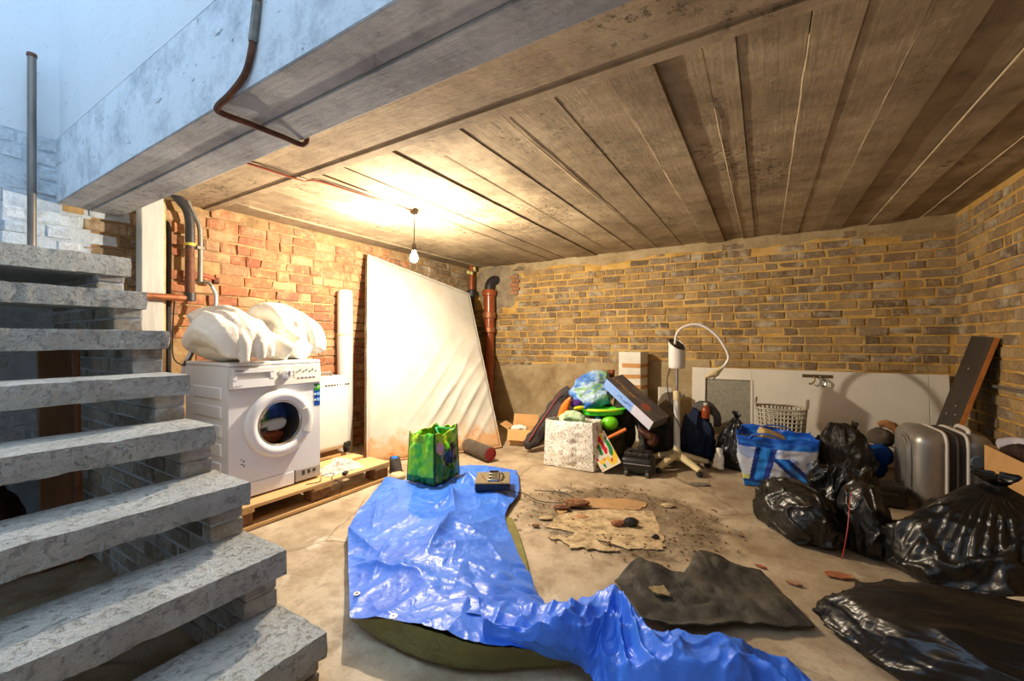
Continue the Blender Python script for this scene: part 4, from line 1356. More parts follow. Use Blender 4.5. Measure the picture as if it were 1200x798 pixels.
rows = [
    [(452, 562, .02), (478, 565, .03), (505, 560, .03), (535, 548, .03), (572, 549, .02), (606, 554, .015)],
    [(432, 588, .03), (470, 586, .05), (510, 582, .05), (545, 574, .04), (578, 575, .03), (608, 578, .015)],
    [(411, 616, .03), (452, 614, .06), (505, 614, .07), (545, 608, .06), (575, 608, .03), (592, 606, .015)],
    [(408, 650, .03), (452, 650, .07), (505, 650, .09), (545, 645, .08), (578, 642, .05), (606, 648, .02)],
    [(409, 690, .05), (455, 692, .08), (508, 692, .10), (550, 684, .10), (595, 682, .07), (634, 704, .03)],
    [(410, 727, .08), (455, 727, .11), (505, 741, .13), (560, 756, .13), (615, 762, .11), (668, 764, .08)]]
def loc(m_):
    m_.v = [tuple(Vector(p) - to) for p in m_.v]
    return m_
loc(patch(net(rows), 150, 170, tarp_detail)).build('main_sheet', M['tarp'], tarp, smooth=180)
under = [
    [(411, 727, .078), (455, 727, .107), (505, 741, .127), (560, 756, .127), (615, 762, .107), (668, 764, .078)],
    [(418, 732, .05), (462, 744, .06), (508, 762, .07), (560, 772, .07), (615, 772, .06), (668, 770, .05)],
    [(432, 741, .012), (470, 763, .012), (512, 779, .012), (560, 786, .012), (615, 784, .012), (672, 780, .012)],
    [(455, 735, .012), (490, 748, .012), (525, 760, .012), (565, 766, .012), (615, 768, .012), (665, 768, .012)]]
def und_detail(p, a, b):
    p.z += .010 * abs(nz(p.x * 9, p.y * 9, 3)) + .006 * abs(nz(p.x * 22, p.y * 22, 5))
    return p
loc(patch(net(under), 90, 40, und_detail)).build('folded_underside', M['tarp_under'], tarp, smooth=180)
olive = [[(592, 606, .012), (600, 607, .011)], [(590, 620, .012), (608, 625, .011)], [(600, 645, .012), (617, 655, .011)], [(606, 664, .012), (620, 672, .011)]]
loc(patch(net(olive), 12, 30, None)).build('folded_edge', M['tarp_olive'], tarp, smooth=180, solid=.004)
# raised flap and the long tail running to the right
flap_rows = [
    [(545, 650, .10), (566, 655, .09), (590, 655, .06), (618, 668, .04), (628, 690, .04)],
    [(530, 690, .13), (560, 683, .12), (592, 684, .10), (620, 696, .07), (640, 708, .05)],
    [(522, 716, .14), (560, 718, .14), (600, 722, .12), (636, 722, .10), (660, 722, .07)]]
loc(patch(net(flap_rows), 70, 50, lambda p, a, b: Vector((p.x, p.y, p.z + .035 * abs(nz(p.x * 8, p.y * 8, 12)) - .01)))).build('loose_flap', M['tarp'], tarp, smooth=180)
tail = [
    [(560, 715, .10), (610, 712, .09), (655, 712, .08), (690, 706, .07), (726, 701, .09), (742, 716, .13), (765, 742, .07), (800, 754, .06), (850, 757, .06), (895, 772, .05), (940, 800, .02), (985, 840, .02)],
    [(565, 730, .12), (612, 732, .12), (655, 728, .12), (690, 722, .11), (722, 712, .13), (738, 730, .14), (760, 757, .12), (800, 770, .11), (850, 778, .11), (895, 795, .09), (940, 822, .05), (980, 860, .03)],
    [(568, 744, .12), (614, 750, .12), (655, 748, .13), (690, 744, .13), (715, 735, .13), (732, 752, .13), (755, 778, .13), (795, 790, .14), (845, 800, .14), (890, 818, .10), (935, 845, .06), (975, 880, .03)],
    [(572, 757, .11), (616, 762, .11), (655, 765, .11), (688, 764, .11), (705, 762, .10), (722, 785, .10), (745, 815, .09), (790, 830, .09), (840, 840, .08), (885, 858, .06), (930, 885, .04), (970, 915, .02)],
    [(640, 770, .06), (655, 775, .06), (670, 780, .05), (685, 790, .04), (700, 805, .03), (715, 830, .02), (740, 860, .02), (785, 880, .02), (835, 890, .02), (880, 905, .02), (925, 930, .02), (965, 960, .02)]]
def tail_detail(p, a, b):
    th = a * 9
    z = .045 * ridge(a * 3.2 + b * .8, b * 2.6, 4) ** 2 + .034 * ridge(a * 8 - b * 2.5, b * 2.2, 14) ** 2 + .014 * ridge(a * 16 + b * 2, b * 3.5, 9) ** 2 + .003 * abs(nz(a * 50, b * 8, 2))
    p.z += z * (0.35 + .9 * math.sin(math.pi * min(1, b + .12))) - .012
    return p
loc(patch(net(tail), 220, 70, tail_detail)).build('trailing_tail', M['tarp'], tarp, smooth=180)
for u, v, z in ((411, 628, .045), (413, 700, .075), (603, 557, .03), (601, 612, .03), (455, 727, .125)):
    p = on_z(u, v, z) + Vector((.015, .01, .012)) - to
    MB().lathe([(.006, 0), (.013, 0), (.013, .004), (.006, .004)], c=p, n=14).build('grommet', M['chrome'], tarp)

# ================================================================== green shopping bag on the tarp
def bagshape(parent, corners, h, flare, colfns, mat, names, n=40, crinkle=.012, seed=1, top_wave=.02):
    """four fabric walls and a base; corners anticlockwise, colours per wall in (along, up)"""
    cen = sum((Vector(c) for c in corners), Vector()) / 4
    K = 4
    for i in range(K):
        p0, p1 = Vector(corners[i]), Vector(corners[(i + 1) % K])
        out = (p1 - p0).cross(Vector((0, 0, 1))).normalized()
        if out.dot((p0 + p1) / 2 - cen) < 0:
            out = -out
        def fn(a, b, p0=p0, p1=p1, out=out, i=i):
            p = p0 * (1 - a) + p1 * a
            fl = flare * b
            c2 = cen + (p - cen) * (1 + fl)
            edge = math.sin(math.pi * a)
            q = c2 + Vector((0, 0, h * b))
            q += out * (crinkle * edge * (1.6 * nz(a * 3 + i * 5, b * 3, seed) + .8 * nz(a * 8 + i, b * 8, seed + 3)) + .02 * edge * math.sin(math.pi * b))
            q.z += top_wave * b * (nz(a * 3, i * 2.3, seed + 9) - .3 * edge)
            return q
        MB().grid(fn, n, n, colfn=colfns[i]).build(names[i], mat, parent, smooth=180, solid=.003)
    MB().add([Vector(c) + Vector((0, 0, .004)) for c in corners], [(0, 1, 2, 3)]).build('base', mat if False else M['dark_print'], parent, smooth=0, solid=.003)
M['print_gloss'] = painted('laminated_print', .35, .3, 30, .5)
M['print_matt'] = painted('matt_print', .75, .25, 60, .3)
gb = thing('shopping_bag', 'bright green laminated shopping bag with animal print on the blue tarp', 'bag', (-2.19, 2.46, .068))
g_ = lambda *c: rgb(*c)[:3]
def green_plain(a, b):
    if b < .03 or a < .03 or a > .97: return g_(20, 90, 30)
    k = nz(a * 3, b * 2, 4)
    if b > .82 and a < .6: return g_(150, 200, 30)
    if b < .14: return g_(10, 120, 60)
    return g_(134, 224, 56) if k > 0 else g_(84, 206, 52)
def green_print(a, b):
    if b < .03 or a < .03 or a > .97: return g_(20, 70, 24)
    d = math.hypot((a - .60) / .26, (b - .52) / .22)
    if d < 1 + .25 * nz(a * 9, b * 9): return g_(18, 26, 46) if math.hypot((a - .72) / .08, (b - .55) / .10) > 1 else g_(120, 84, 74)
    if math.hypot((a - .18) / .13, (b - .70) / .13) < 1: return g_(214, 160, 160)
    if b > .72: return g_(170, 206, 40) if nz(a * 6, b * 6, 2) > -.1 else g_(90, 170, 30)
    k = nz(a * 14, b * 5, 6)
    return g_(60, 130, 36) if k > .1 else (g_(120, 150, 60) if k < -.2 else g_(36, 96, 30))
bagshape(gb, [(-.145, -.165, 0), (.125, -.155, 0), (.105, .165, 0), (-.13, .155, 0)], .375, -.10, [green_plain, green_print, green_plain, green_plain], M['print_gloss'], ['gusset', 'printed_side', 'gusset', 'printed_side'], 56, .026, 3, .05)
for y in (.02, ):
    MB().tube(smoothpath([(.10, -.08, .36), (.06, -.06, .40), (.03, .02, .385), (.08, .09, .37)], 6), .008, 8, True, .35).build('handle', simple('teal_webbing', (20, 150, 100), .7), gb)
MB().tube(smoothpath([(-.11, .08, .36), (-.06, .06, .40), (-.06, -.03, .385), (-.1, -.08, .37)], 6), .008, 8, True, .35).build('handle', simple('pale_webbing', (190, 200, 120), .7), gb)

# ================================================================== square dusty case on the tarp
dv = thing('square_case', 'dusty square case with a metal clasp frame lying on the tarp', 'case', (-1.71, 2.545, .066), math.atan2(.19, .16) - math.radians(18))
MB().box((0, 0, .025), (.25, .25, .05)).build('base', simple('navy_case', (28, 34, 52), .5), dv, bevel=.008)
MB().box((0, 0, .053), (.25, .25, .012)).build('lid', simple('dusty_lid', (122, 108, 80), .8, var=.25, scale=25, bump=.3), dv, bevel=.006)
for x in (-.03, .04):
    MB().box((x, .0, .07), (.010, .20, .012)).build('clasp_rail', M['chrome'], dv, bevel=.002)
for y in (-.10, -.03, .035, .10):
    MB().box((.005, y, .07), (.07, .010, .014)).build('clasp_bar', M['chrome'] if y != .10 else M['dark_iron'], dv, bevel=.002)
MB().tube(smoothpath([(.06, .09, .062), (.075, 0, .075), (.06, -.09, .062)], 6), .005, 6).build('strap', M['black_cable'], dv)
MB().tube(smoothpath([(-.09, .07, .062), (-.075, 0, .066), (-.05, -.07, .062)], 6), .003, 6).build('strap', simple('reddish_strap', (140, 90, 70), .7), dv)
wr_ = MB().tube(smoothpath([(-1.60, 2.50, .075), (-1.53, 2.56, .045), (-1.47, 2.60, .03), (-1.36, 2.58, .012), (-1.22, 2.62, .010), (-1.16, 2.72, .008), (-1.22, 2.80, .008), (-1.36, 2.80, .008), (-1.46, 2.72, .02)], 8), .003, 6).build('loose_wire', M['black_cable'], origin=(-1.4, 2.65, 0))
tag(wr_, 'thin black wire trailing from the square case onto the floor', 'wire')

# ================================================================== heap by the back wall
pb = thing('paper_bag', 'white patterned paper carrier bag standing before the heap', 'bag', (-1.47, 3.50, 0))
def speck(a, b):
    k = nz(a * 34, b * 26, 3); k2 = nz(a * 50, b * 34, 8)
    if k > .34: return g_(162, 154, 138)
    if k2 > .42: return g_(196, 170, 136)
    if k < -.42: return g_(206, 198, 178)
    return g_(242, 238, 228)
def speck2(a, b):
    c = speck(a, b)
    return c if nz(a * 4, b * 5, 2) < .25 else g_(150, 110, 80)
bagshape(pb, [(-.25, -.11, 0), (.215, -.085, 0), (.235, .10, 0), (-.20, .11, 0)], .42, -.06, [speck, speck2, speck, speck], M['print_matt'], ['front_panel', 'gusset', 'rear_panel', 'gusset'], 70, .012, 7, .015)
soft('tissue_paper', 'pale green tissue sticking out of the patterned paper bag', 'paper', [('t', [(-1.60, 3.50, .40), (-1.50, 3.50, .455), (-1.38, 3.52, .42)], .045), ('b', (-1.43, 3.51, .33), (.12, .055, .10))], mat_cloth('pale_green_tissue', (176, 200, 160), .15, 20), (-1.5, 3.5, .35), .014, 2, .03, .05)

# dark jacket sleeve lying down the left of the heap
soft('dark_jacket', 'dark grey jacket with red piping trailing down the heap behind the paper bag', 'jacket', [
    ('t', [(-1.72, 4.02, .62), (-1.82, 3.95, .50), (-1.92, 3.86, .30), (-2.02, 3.76, .12), (-2.06, 3.66, .06)], [.07, .08, .085, .08, .05]),
    ('t', [(-1.70, 3.85, .46), (-1.78, 3.78, .28), (-1.80, 3.72, .09)], [.09, .09, .08]),
    ('b', (-1.70, 4.02, .28), (.13, .14, .28))], mat_cloth('charcoal_fleece', (64, 58, 58), .25, 16), (-1.8, 3.85, 0), .016, 4, .03, .08)
jk = COL.objects[-1]
MB().tube([Vector(p) - Vector((-1.8, 3.85, 0)) for p in smoothpath([(-1.78, 3.87, .60), (-1.86, 3.84, .46), (-1.96, 3.74, .27), (-2.03, 3.66, .12)], 6)], .006, 6).build('red_piping', simple('red_piping', (150, 40, 40), .6), jk)

M['bag_blue'] = None
t = NT('blue_film_bag')
k1 = t.noise(7, 3, .5, vec=t.pos((1, 1, 1.8)), dist=.5)
t.color(t.ramp(k1, [(.30, rgb(34, 84, 170)), (.45, rgb(80, 140, 214)), (.56, rgb(170, 196, 220)), (.64, rgb(120, 170, 80)), (.72, rgb(60, 110, 190))])); t.set(.3, 0, .5)
t.bump(t.noise(16, 4, .6, dist=1.6), .8, .03)
M['bag_blue'] = t.m
soft('blue_plastic_bag', 'stuffed shiny blue plastic bag on top of the heap', 'bag', [
    ('b', (-1.44, 3.90, .60), (.21, .16, .12)), ('t', [(-1.64, 3.86, .58), (-1.52, 3.88, .70), (-1.40, 3.92, .76), (-1.30, 3.95, .78)], [.06, .09, .08, .05]),
    ('t', [(-1.58, 3.80, .54), (-1.42, 3.80, .56), (-1.26, 3.84, .60)], [.07, .08, .07])], M['bag_blue'], (-1.44, 3.9, .48), .014, 3, .05, .10)
soft('brown_garment', 'rust-brown garment poking out above the blue plastic bag', 'garment', [('t', [(-1.44, 4.02, .76), (-1.36, 4.02, .80), (-1.27, 4.03, .81)], .035), ('b', (-1.34, 4.06, .70), (.10, .05, .10))], mat_cloth('rust_brown_knit', (120, 66, 42), .3, 30), (-1.36, 4.03, .7), .014, 2, .02, .04)
# green plastic tray, toys
gt = thing('toy_tray', 'bright green plastic toy tray sticking out of the heap', 'tray', (-1.30, 3.72, .44), .10)
M['green_toy'] = simple('bright_green_plastic', (70, 214, 50), .3, var=.08)
def tray(a, b):
    th = a * 2 * math.pi
    r = [0, .6, .95, 1.0, 1.12][min(4, int(round(b * 4)))]
    z = [0, 0, .015, .05, .06][min(4, int(round(b * 4)))]
    return (.19 * r * math.cos(th) * (1 + .1 * math.cos(th)), .11 * r * math.sin(th), z + .035 * r * math.cos(th) * .4)
MB().grid(tray, 36, 4, closeu=True).build('dish', M['green_toy'], gt, solid=.006)
MB().tube(smoothpath([(-.10, -.115, .055), (.02, -.125, .06), (.12, -.105, .065), (.19, -.05, .07)], 6), .013, 8).build('rim', simple('yellow_green_rim', (190, 226, 30), .35), gt)
MB().ball((.10, -.07, -.05), (.075, .06, .065)).build('ball_foot', simple('lime_ball', (120, 220, 30), .3), gt)
soft('dark_sacks', 'dark grey sack holding up the heap beneath the toys', 'sack', [('b', (-1.30, 4.0, .24), (.26, .20, .24)), ('b', (-1.12, 3.95, .490), (.13, .14, .21)), ('b', (-1.42, 4.06, .385), (.14, .16, .16))], mat_cloth('dark_olive_sacking', (58, 54, 46), .3, 14), (-1.25, 3.98, 0), .02, 4, .05, .12)
for k, (c, s, col, lab) in enumerate((((-1.635, 3.635, .46), (.045, .03, .15), (236, 120, 30), 'orange toy piece beside the patterned paper bag'), ((-1.535, 3.695, .53), (.055, .038, .042), (84, 44, 140), 'purple toy piece below the blue plastic bag'), ((-1.46, 3.625, .505), (.07, .025, .02), (230, 214, 30), 'yellow toy piece on the green tray edge'), ((-1.305, 3.655, .37), (.03, .028, .09), (30, 120, 180), 'blue toy piece standing behind the paper bag'), ((-1.40, 3.655, .522), (.08, .028, .026), (30, 100, 200), 'deep blue toy piece over the green tray'))):
    m = MB().ball((0, 0, 0), s, 16, 10)
    m.v = [(p[0] * (1 + .3 * nz(p[2] * 20, k)), p[1], p[2] * (1 + .25 * nz(p[0] * 25, k * 3))) for p in m.v]
    o = m.build('toy_piece', simple('toy_plastic', col, .35), None, smooth=180); o.location = c
    o.rotation_euler = (0, .4 if k == 0 else 0, k * .4)
    tag(o, lab, 'toy')
stick = MB().tube([(-1.19, 3.50, .27), (-1.02, 3.56, .37)], .014, 8).build('orange_stick', simple('orange_plastic', (226, 120, 50), .4), origin=(-1.1, 3.53, .3))
tag(stick, 'orange plastic stick poking out between paper bag and picture box', 'toy')
soft('dark_clothes', 'dark mixed clothes between the paper bag and the picture box', 'clothes', [('b', (-1.16, 3.735, .15), (.085, .09, .16)), ('b', (-1.16, 3.73, .285), (.08, .08, .08))], mat_cloth('olive_cloth', (70, 66, 36), .45, 25), (-1.12, 3.7, 0), .016, 3, .04, .07)

# colourful picture box leaning on its corner
pbx = thing('picture_box', 'colourful flat printed carton leaning on its corner before the heap', 'box', (-1.10, 3.46, .0), .15)
def pic(a, b):
    if a < .04 or b < .04: return g_(236, 226, 196)
    if a - b > .55: return g_(240, 200, 60) if a - b < .8 else g_(238, 228, 190)
    k = nz(a * 4, b * 4, 5)
    if k > .18: return g_(206, 32, 44)
    if k < -.25: return g_(30, 130, 70)
    if nz(a * 6, b * 6, 1) > .2: return g_(236, 200, 60)
    return g_(222, 214, 204)
mrot = Matrix.Translation((.0, .0, .0)) @ Matrix.Rotation(math.radians(-14), 4, 'X') @ Matrix.Rotation(math.radians(-32), 4, 'Y')
m = MB().grid(lambda a, b: mrot @ Vector((-.09 + .18 * a, -.018, .30 * b + .02)), 30, 40, colfn=pic)
m.col = g_(226, 214, 186)
for (x0, x1, y0, y1, z0, z1) in ((-.09, -.0899, -.018, .018, .02, .32), (.0899, .09, -.018, .018, .02, .32), (-.09, .09, -.018, .018, .02, .0201), (-.09, .09, -.018, .018, .3199, .32), (-.09, .09, .0179, .018, .02, .32)):
    b0 = len(m.v)
    m.box2((x0, y0, z0), (x1, y1, z1))
    m.v[b0:] = [tuple(mrot @ Vector(p)) for p in m.v[b0:]]
lowest = min(p[2] for p in m.v)
m.v = [(p[0], p[1], p[2] - lowest + .002) for p in m.v]
m.build('carton', M['print_matt'], pbx, smooth=0)
MB().box((-.10, .045, .13), (.10, .012, .22), Matrix.Rotation(.5, 3, 'Y')).build('inner_flap', simple('brown_board', (150, 130, 90), .8), pbx)

# flat blue-edged box sliding off the heap
e1 = (Vector((-.80, 3.60, .445)) - Vector((-1.255, 3.75, .775)))
Lb = e1.length; e1.normalize()
e2 = (Vector((-.745, 3.86, .520)) - Vector((-.80, 3.60, .445))); e2 = (e2 - e1 * e2.dot(e1)).normalized()
e3 = e1.cross(e2)
if e3.z < 0: e3 = -e3
fb = thing('flat_box', 'flat carton with blue side lying tilted on top of the heap', 'box', (-1.03, 3.68, .58))
O_ = Vector((-1.255, 3.75, .775)) - fb.location
Wb, Tb = .22, .095
def P3(a, b, c): return O_ + e1 * (a * Lb) + e2 * (b * Wb) - e3 * (c * Tb)
def blue_side(a, b):
    if a > .62: return g_(206, 206, 222)
    if .3 < a < .6 and .35 < b < .62 and nz(a * 60, b * 6) > 0: return g_(60, 90, 190)
    return g_(136, 170, 236)
def top_face(a, b):
    if a < .5 and .3 < b < .45 and nz(a * 30, b * 9) > .1: return g_(170, 120, 50)
    if math.hypot((a - .72) / .08, (b - .4) / .2) < 1: return g_(150, 80, 60)
    return g_(84, 76, 76) if nz(a * 4, b * 4) > -.1 else g_(104, 92, 80)
pln = lambda a, b: g_(96, 86, 80)
MB().grid(lambda a, b: P3(a, 0, b), 60, 14, colfn=blue_side).build('blue_side', M['print_matt'], fb, smooth=0)
MB().grid(lambda a, b: P3(a, b, 0), 50, 30, colfn=top_face).build('lid', M['print_matt'], fb, smooth=0)
m = MB()
m.grid(lambda a, b: P3(a, b, 1), 2, 2, colfn=pln); m.grid(lambda a, b: P3(a, 1, b), 2, 2, colfn=pln); m.grid(lambda a, b: P3(0, a, b), 2, 2, colfn=pln); m.grid(lambda a, b: P3(1, a, b), 2, 2, colfn=pln)
m.build('tray', M['print_matt'], fb, smooth=0)

# tall white cartons against the wall
for k, (c, s, rz, lab) in enumerate((((-1.31, 4.86, 0), (.26, .22, 1.0), -.12, 'tall white carton with brown tape stripes against the back wall'), ((-.93, 4.72, 0), (.13, .13, .62), .3, 'small white carton with brown stripes behind the lamp stand'))):
    tb = thing('white_carton', lab, 'box', c, rz)
    MB().box((0, 0, s[2] / 2), s).build('carton', simple('white_board', (222, 218, 206), .7), tb, bevel=.004)
    for z, t2 in (((.845, .05), (.72, .045), (.60, .05), (.45, .05)) if k == 0 else ((.53, .05), (.45, .05), (.3, .05))):
        MB().box((.02, -s[1] / 2 - .001, z), (s[0] * .82, .003, t2), Matrix.Rotation(-.04 if z < .8 else 0, 3, 'Y')).build('tape_stripe', simple('brown_tape', (196, 138, 70), .5), tb)
        MB().box((s[0] / 2 + .001, .0, z), (.003, s[1] * .9, t2 * .8)).build('tape_stripe', simple('brown_tape', (196, 138, 70), .5), tb)

# black holdall and small wheeled case
M['leather'] = mat_cloth('black_leatherette', (48, 44, 42), .25, 12, .4, .7, 10, (1, 1, 1), 1.4)
soft('black_holdall', 'large open black leatherette holdall beside the lamp stand', 'bag', [
    ('b', (-.92, 4.17, .22), (.14, .14, .23)), ('t', [(-1.02, 3.86, .42), (-.96, 3.80, .34), (-.92, 3.74, .22), (-.94, 3.72, .10)], [.03, .035, .04, .04]),
    ('t', [(-.80, 4.12, .42), (-.80, 4.10, .26), (-.82, 4.10, .08)], [.05, .055, .05]), ('t', [(-1.02, 3.88, .43), (-.93, 3.86, .455), (-.85, 3.88, .405), (-.815, 3.97, .38), (-.82, 4.10, .36)], [.04, .04, .04, .04, .04]), ('t', [(-1.02, 3.88, .43), (-.98, 4.0, .42), (-.90, 4.08, .41), (-.82, 4.10, .44)], [.04, .05, .05, .04])], M['leather'], (-.86, 3.92, 0), .015, 3, .04, .09)
soft('brown_strap_bag', 'brown shiny strap heap inside the black holdall', 'bag', [('t', [(-.96, 3.76, .34), (-.88, 3.73, .30), (-.82, 3.74, .27), (-.86, 3.72, .22)], .035)], mat_cloth('brown_leather', (72, 44, 30), .3, 16, .35), (-.88, 3.74, .27), .012, 2, .02, .04)
soft('grey_coat', 'grey-brown coat hanging over the heap behind the lamp stand', 'coat', [('t', [(-.80, 4.36, .62), (-.79, 4.35, .40), (-.80, 4.34, .2), (-.82, 4.32, .07)], [.05, .07, .08, .07]), ('b', (-.86, 4.38, .3), (.10, .10, .30))], mat_cloth('grey_brown_wool', (96, 84, 72), .25, 16), (-.72, 4.3, 0), .018, 4, .03, .1)
wc = thing('wheeled_case', 'small black wheeled case lying at the foot of the heap', 'suitcase', (-.925, 3.595, 0), .12)
rbox(.27, .20, .13, .04).xf(Matrix.Translation((0, 0, .085))).build('body', M['black_plastic'], wc)
rbox(.22, .16, .05, .02).xf(Matrix.Translation((0, .01, .165))).build('pocket', M['leather'], wc)
MB().tube(smoothpath([(-.08, -.05, .175), (-.05, -.06, .21), (.04, -.06, .21), (.07, -.05, .175)], 5), .008, 8).build('handle', M['leather'], wc)
MB().tube([(-.11, -.103, .10), (.11, -.103, .10)], .004, 6).build('zip', M['chrome'], wc)
for s in (-1, 1):
    MB().box((s * .085, -.09, .035), (.035, .03, .05)).build('wheel_housing', M['black_plastic'], wc, bevel=.008)
    MB().lathe([(0, -.012), (.020, -.012), (.021, 0), (.020, .012), (0, .012)], c=(s * .085, -.105, .021), n=16, M=Matrix.Rotation(math.radians(90), 3, 'Y')).build('wheel', simple('grey_rubber', (90, 88, 86), .5), wc)

# ================================================================== lamp on a wheeled stand
SX, SY = -.67, 3.92
ls = thing('lamp_stand', 'wheeled cosmetic lamp with white head and gooseneck on a pole', 'lamp stand', (SX, SY, 0))
MB().lathe([(.0, .20), (.024, .20), (.03, .17), (.045, .135), (.05, .10), (.04, .075), (0, .07)], n=20).build('hub', M['cream_plastic'], ls)
for k, a in enumerate((-112, -40, 32, 104, 176)):
    a = math.radians(a)
    d = Vector((math.cos(a), math.sin(a), 0)); s_ = Vector((-d.y, d.x, 0))
    pts = smoothpath([d * .02 + Vector((0, 0, .115)), d * .10 + Vector((0, 0, .10)), d * .20 + Vector((0, 0, .072)), d * .275 + Vector((0, 0, .052))], 5)
    lg = MB().tube(pts, [.040 - .0009 * i for i in range(len(pts))], 10, True, .8).build('leg', M['cream_plastic'], ls)
    MB().lathe([(0, -.016), (.024, -.016), (.026, 0), (.024, .016), (0, .016)], c=d * .272 + Vector((0, 0, .026)), n=16, M=Matrix.Rotation(a, 3, 'Z') @ Matrix.Rotation(math.radians(90), 3, 'X')).build('castor', M['black_plastic'], lg)
MB().tube([(0, 0, .15), (0, 0, .62)], .026, 18).build('lower_pole', simple('white_pole', (216, 214, 210), .35), ls)
MB().lathe([(.026, .60), (.032, .602), (.033, .67), (.030, .682), (.015, .684)], n=20).build('collar', M['cream_plastic'], ls)
MB().tube([(.03, -.005, .645), (.065, -.01, .645)], [.008, .014], 10).build('clamp_knob', M['black_plastic'], ls)
MB().tube([(0, 0, .66), (0, 0, .90)], .014, 14).build('upper_pole', M['chrome'], ls)
hd = MB()
def head(a, b):
    th = a * 2 * math.pi
    r = .070
    z = .885 + b * .20
    if b > .5:
        # slanted top cut, low towards the viewer's right
        z = .885 + .1 + (b - .5) * 2 * (.115 - .055 * (math.cos(th) * .75 - math.sin(th) * .6))
    r *= 1 if .04 < b else .92
    return (r * math.cos(th), r * math.sin(th), z)
hd.grid(head, 36, 14, closeu=True)
hd.f.append(tuple(range(36)))
hdo = hd.build('lamp_head', M['white_plastic'], ls, smooth=40)
m = MB()
m.grid(lambda a, b: (b * .066 * math.cos(a * 6.28318), b * .066 * math.sin(a * 6.28318), .985 + .108 - .055 * b * (math.cos(a * 6.28318) * .75 - math.sin(a * 6.28318) * .6)), 30, 4, closeu=True)
m.build('control_face', simple('charcoal_panel', (66, 60, 54), .5), hdo, smooth=180)
for q, w in (((.02, -.02), .012), ((.035, .01), .010), ((.0, -.04), .009)):
    MB().ball((q[0], q[1], 1.096 - .055 * (q[0] / .066 * .75 - q[1] / .066 * .6)), (w, w, .006), 12, 6).build('dial', M['black_plastic'], hdo)
goose = smoothpath([(-.02, .0, 1.06), (.0, 0, 1.19), (.07, 0, 1.255), (.19, .0, 1.265), (.32, .0, 1.17), (.405, .0, 1.01), (.385, .0, .93), (.345, -.01, .885)], 8)
MB().tube(goose, .011, 10).build('gooseneck', M['white_plastic'], ls)
MB().tube([(.36, 0, .90), (.335, -.01, .875), (.31, -.03, .855), (.235, -.06, .815)], [.014, .020, .030, .012], 14).build('lamp_tip', M['cream_plastic'], ls)
for k in range(6):
    a = k * .35 - .9
    MB().tube([(.335, -.01, .88), (.335 + .03 * math.sin(a) - .02, -.03, .80 + .008 * k)], [.006, .004], 6).build('bristle', simple('pale_bristle', (190, 176, 140), .8), ls)
MB().tube(smoothpath([(-.05, -.03, .89), (-.075, -.04, .75), (-.03, -.05, .52), (.02, -.04, .40), (.045, -.02, .35), (.02, .03, .30)], 8), .004, 6).build('power_cable', M['black_cable'], ls)
# ================================================================== door lying on its side against the back wall
DX0, DX1, DH, DT = -.69, 1.345, .835, .04
dl = thing('door_leaf', 'white half-glazed door lying on its side against the back wall', 'door', ((DX0 + DX1) / 2, 4.938, 0))
lean = math.atan2(.085, DH)
RD = Matrix.Rotation(-lean, 3, 'X')
M['door_white'] = simple('cream_white_paint', (234, 228, 214), .45, var=.07, scale=3, bump=.08)
dw = (DX1 - DX0) / 2
GX0, GX1, GZ0, GZ1 = -.565 - (DX0 + DX1) / 2, -.12 - (DX0 + DX1) / 2, .12, .725
def dbox(name, x0, x1, z0, z1, y0, y1, mat, bev=.003, parent=dl):
    m = MB().box2((x0, y0, z0), (x1, y1, z1))
    m.v = [tuple(RD @ Vector(p)) for p in m.v]
    return m.build(name, mat, parent, bevel=bev)
dbox('stile', -dw, GX0, 0, DH, -DT, 0, M['door_white'])
dbox('rail', GX0, GX1, 0, GZ0, -DT, 0, M['door_white'])
dbox('rail', GX0, GX1, GZ1, DH, -DT, 0, M['door_white'])
dbox('panel', GX1, dw - .13, 0, DH, -DT, 0, M['door_white'])
dbox('stile', dw - .127, dw, 0, DH, -DT, 0, M['door_white'])
for x0, x1, z0, z1 in ((GX0 - .012, GX0 + .01, GZ0, GZ1), (GX1 - .01, GX1 + .012, GZ0, GZ1), (GX0, GX1, GZ1 - .01, GZ1 + .012), (GX0, GX1, GZ0 - .012, GZ0 + .01)):
    dbox('glazing_bead', x0, x1, z0, z1, -DT - .008, -DT + .004, M['door_white'], .002)
t = NT('frosted_glass')
t.color(t.ramp(t.noise(30, 4, .6), [(.3, rgb(150, 146, 130)), (.7, rgb(184, 178, 158))])); t.set(.35, 0, .5)
t.b.inputs['Transmission Weight'].default_value = .25
t.bump(t.noise(160, 2), .5, .004)
dbox('glass_pane', GX0, GX1, GZ0, GZ1, -.026, -.018, t.m, 0)
hx = .43 - (DX0 + DX1) / 2
pl = dbox('handle_plate', hx - .12, hx + .12, .768, .80, -DT - .006, -DT, simple('aged_brass', (120, 102, 66), .4, metal=.7), .002)
m = MB().tube([RD @ Vector(p) for p in smoothpath([(hx - .02, -DT - .01, .78), (hx - .025, -DT - .045, .775), (hx - .03, -DT - .05, .73), (hx - .055, -DT - .05, .705), (hx - .07, -DT - .05, .715)], 5)], .008, 8); m.build('lever', simple('aged_brass', (150, 128, 84), .4, metal=.7), pl)
m = MB().tube([RD @ Vector(p) for p in smoothpath([(hx + .02, -DT - .01, .78), (hx + .03, -DT - .045, .76), (hx + .06, -DT - .05, .73), (hx + .055, -DT - .05, .695), (hx + .03, -DT - .05, .69)], 5)], .009, 8); m.build('lever', M['chrome'], pl)

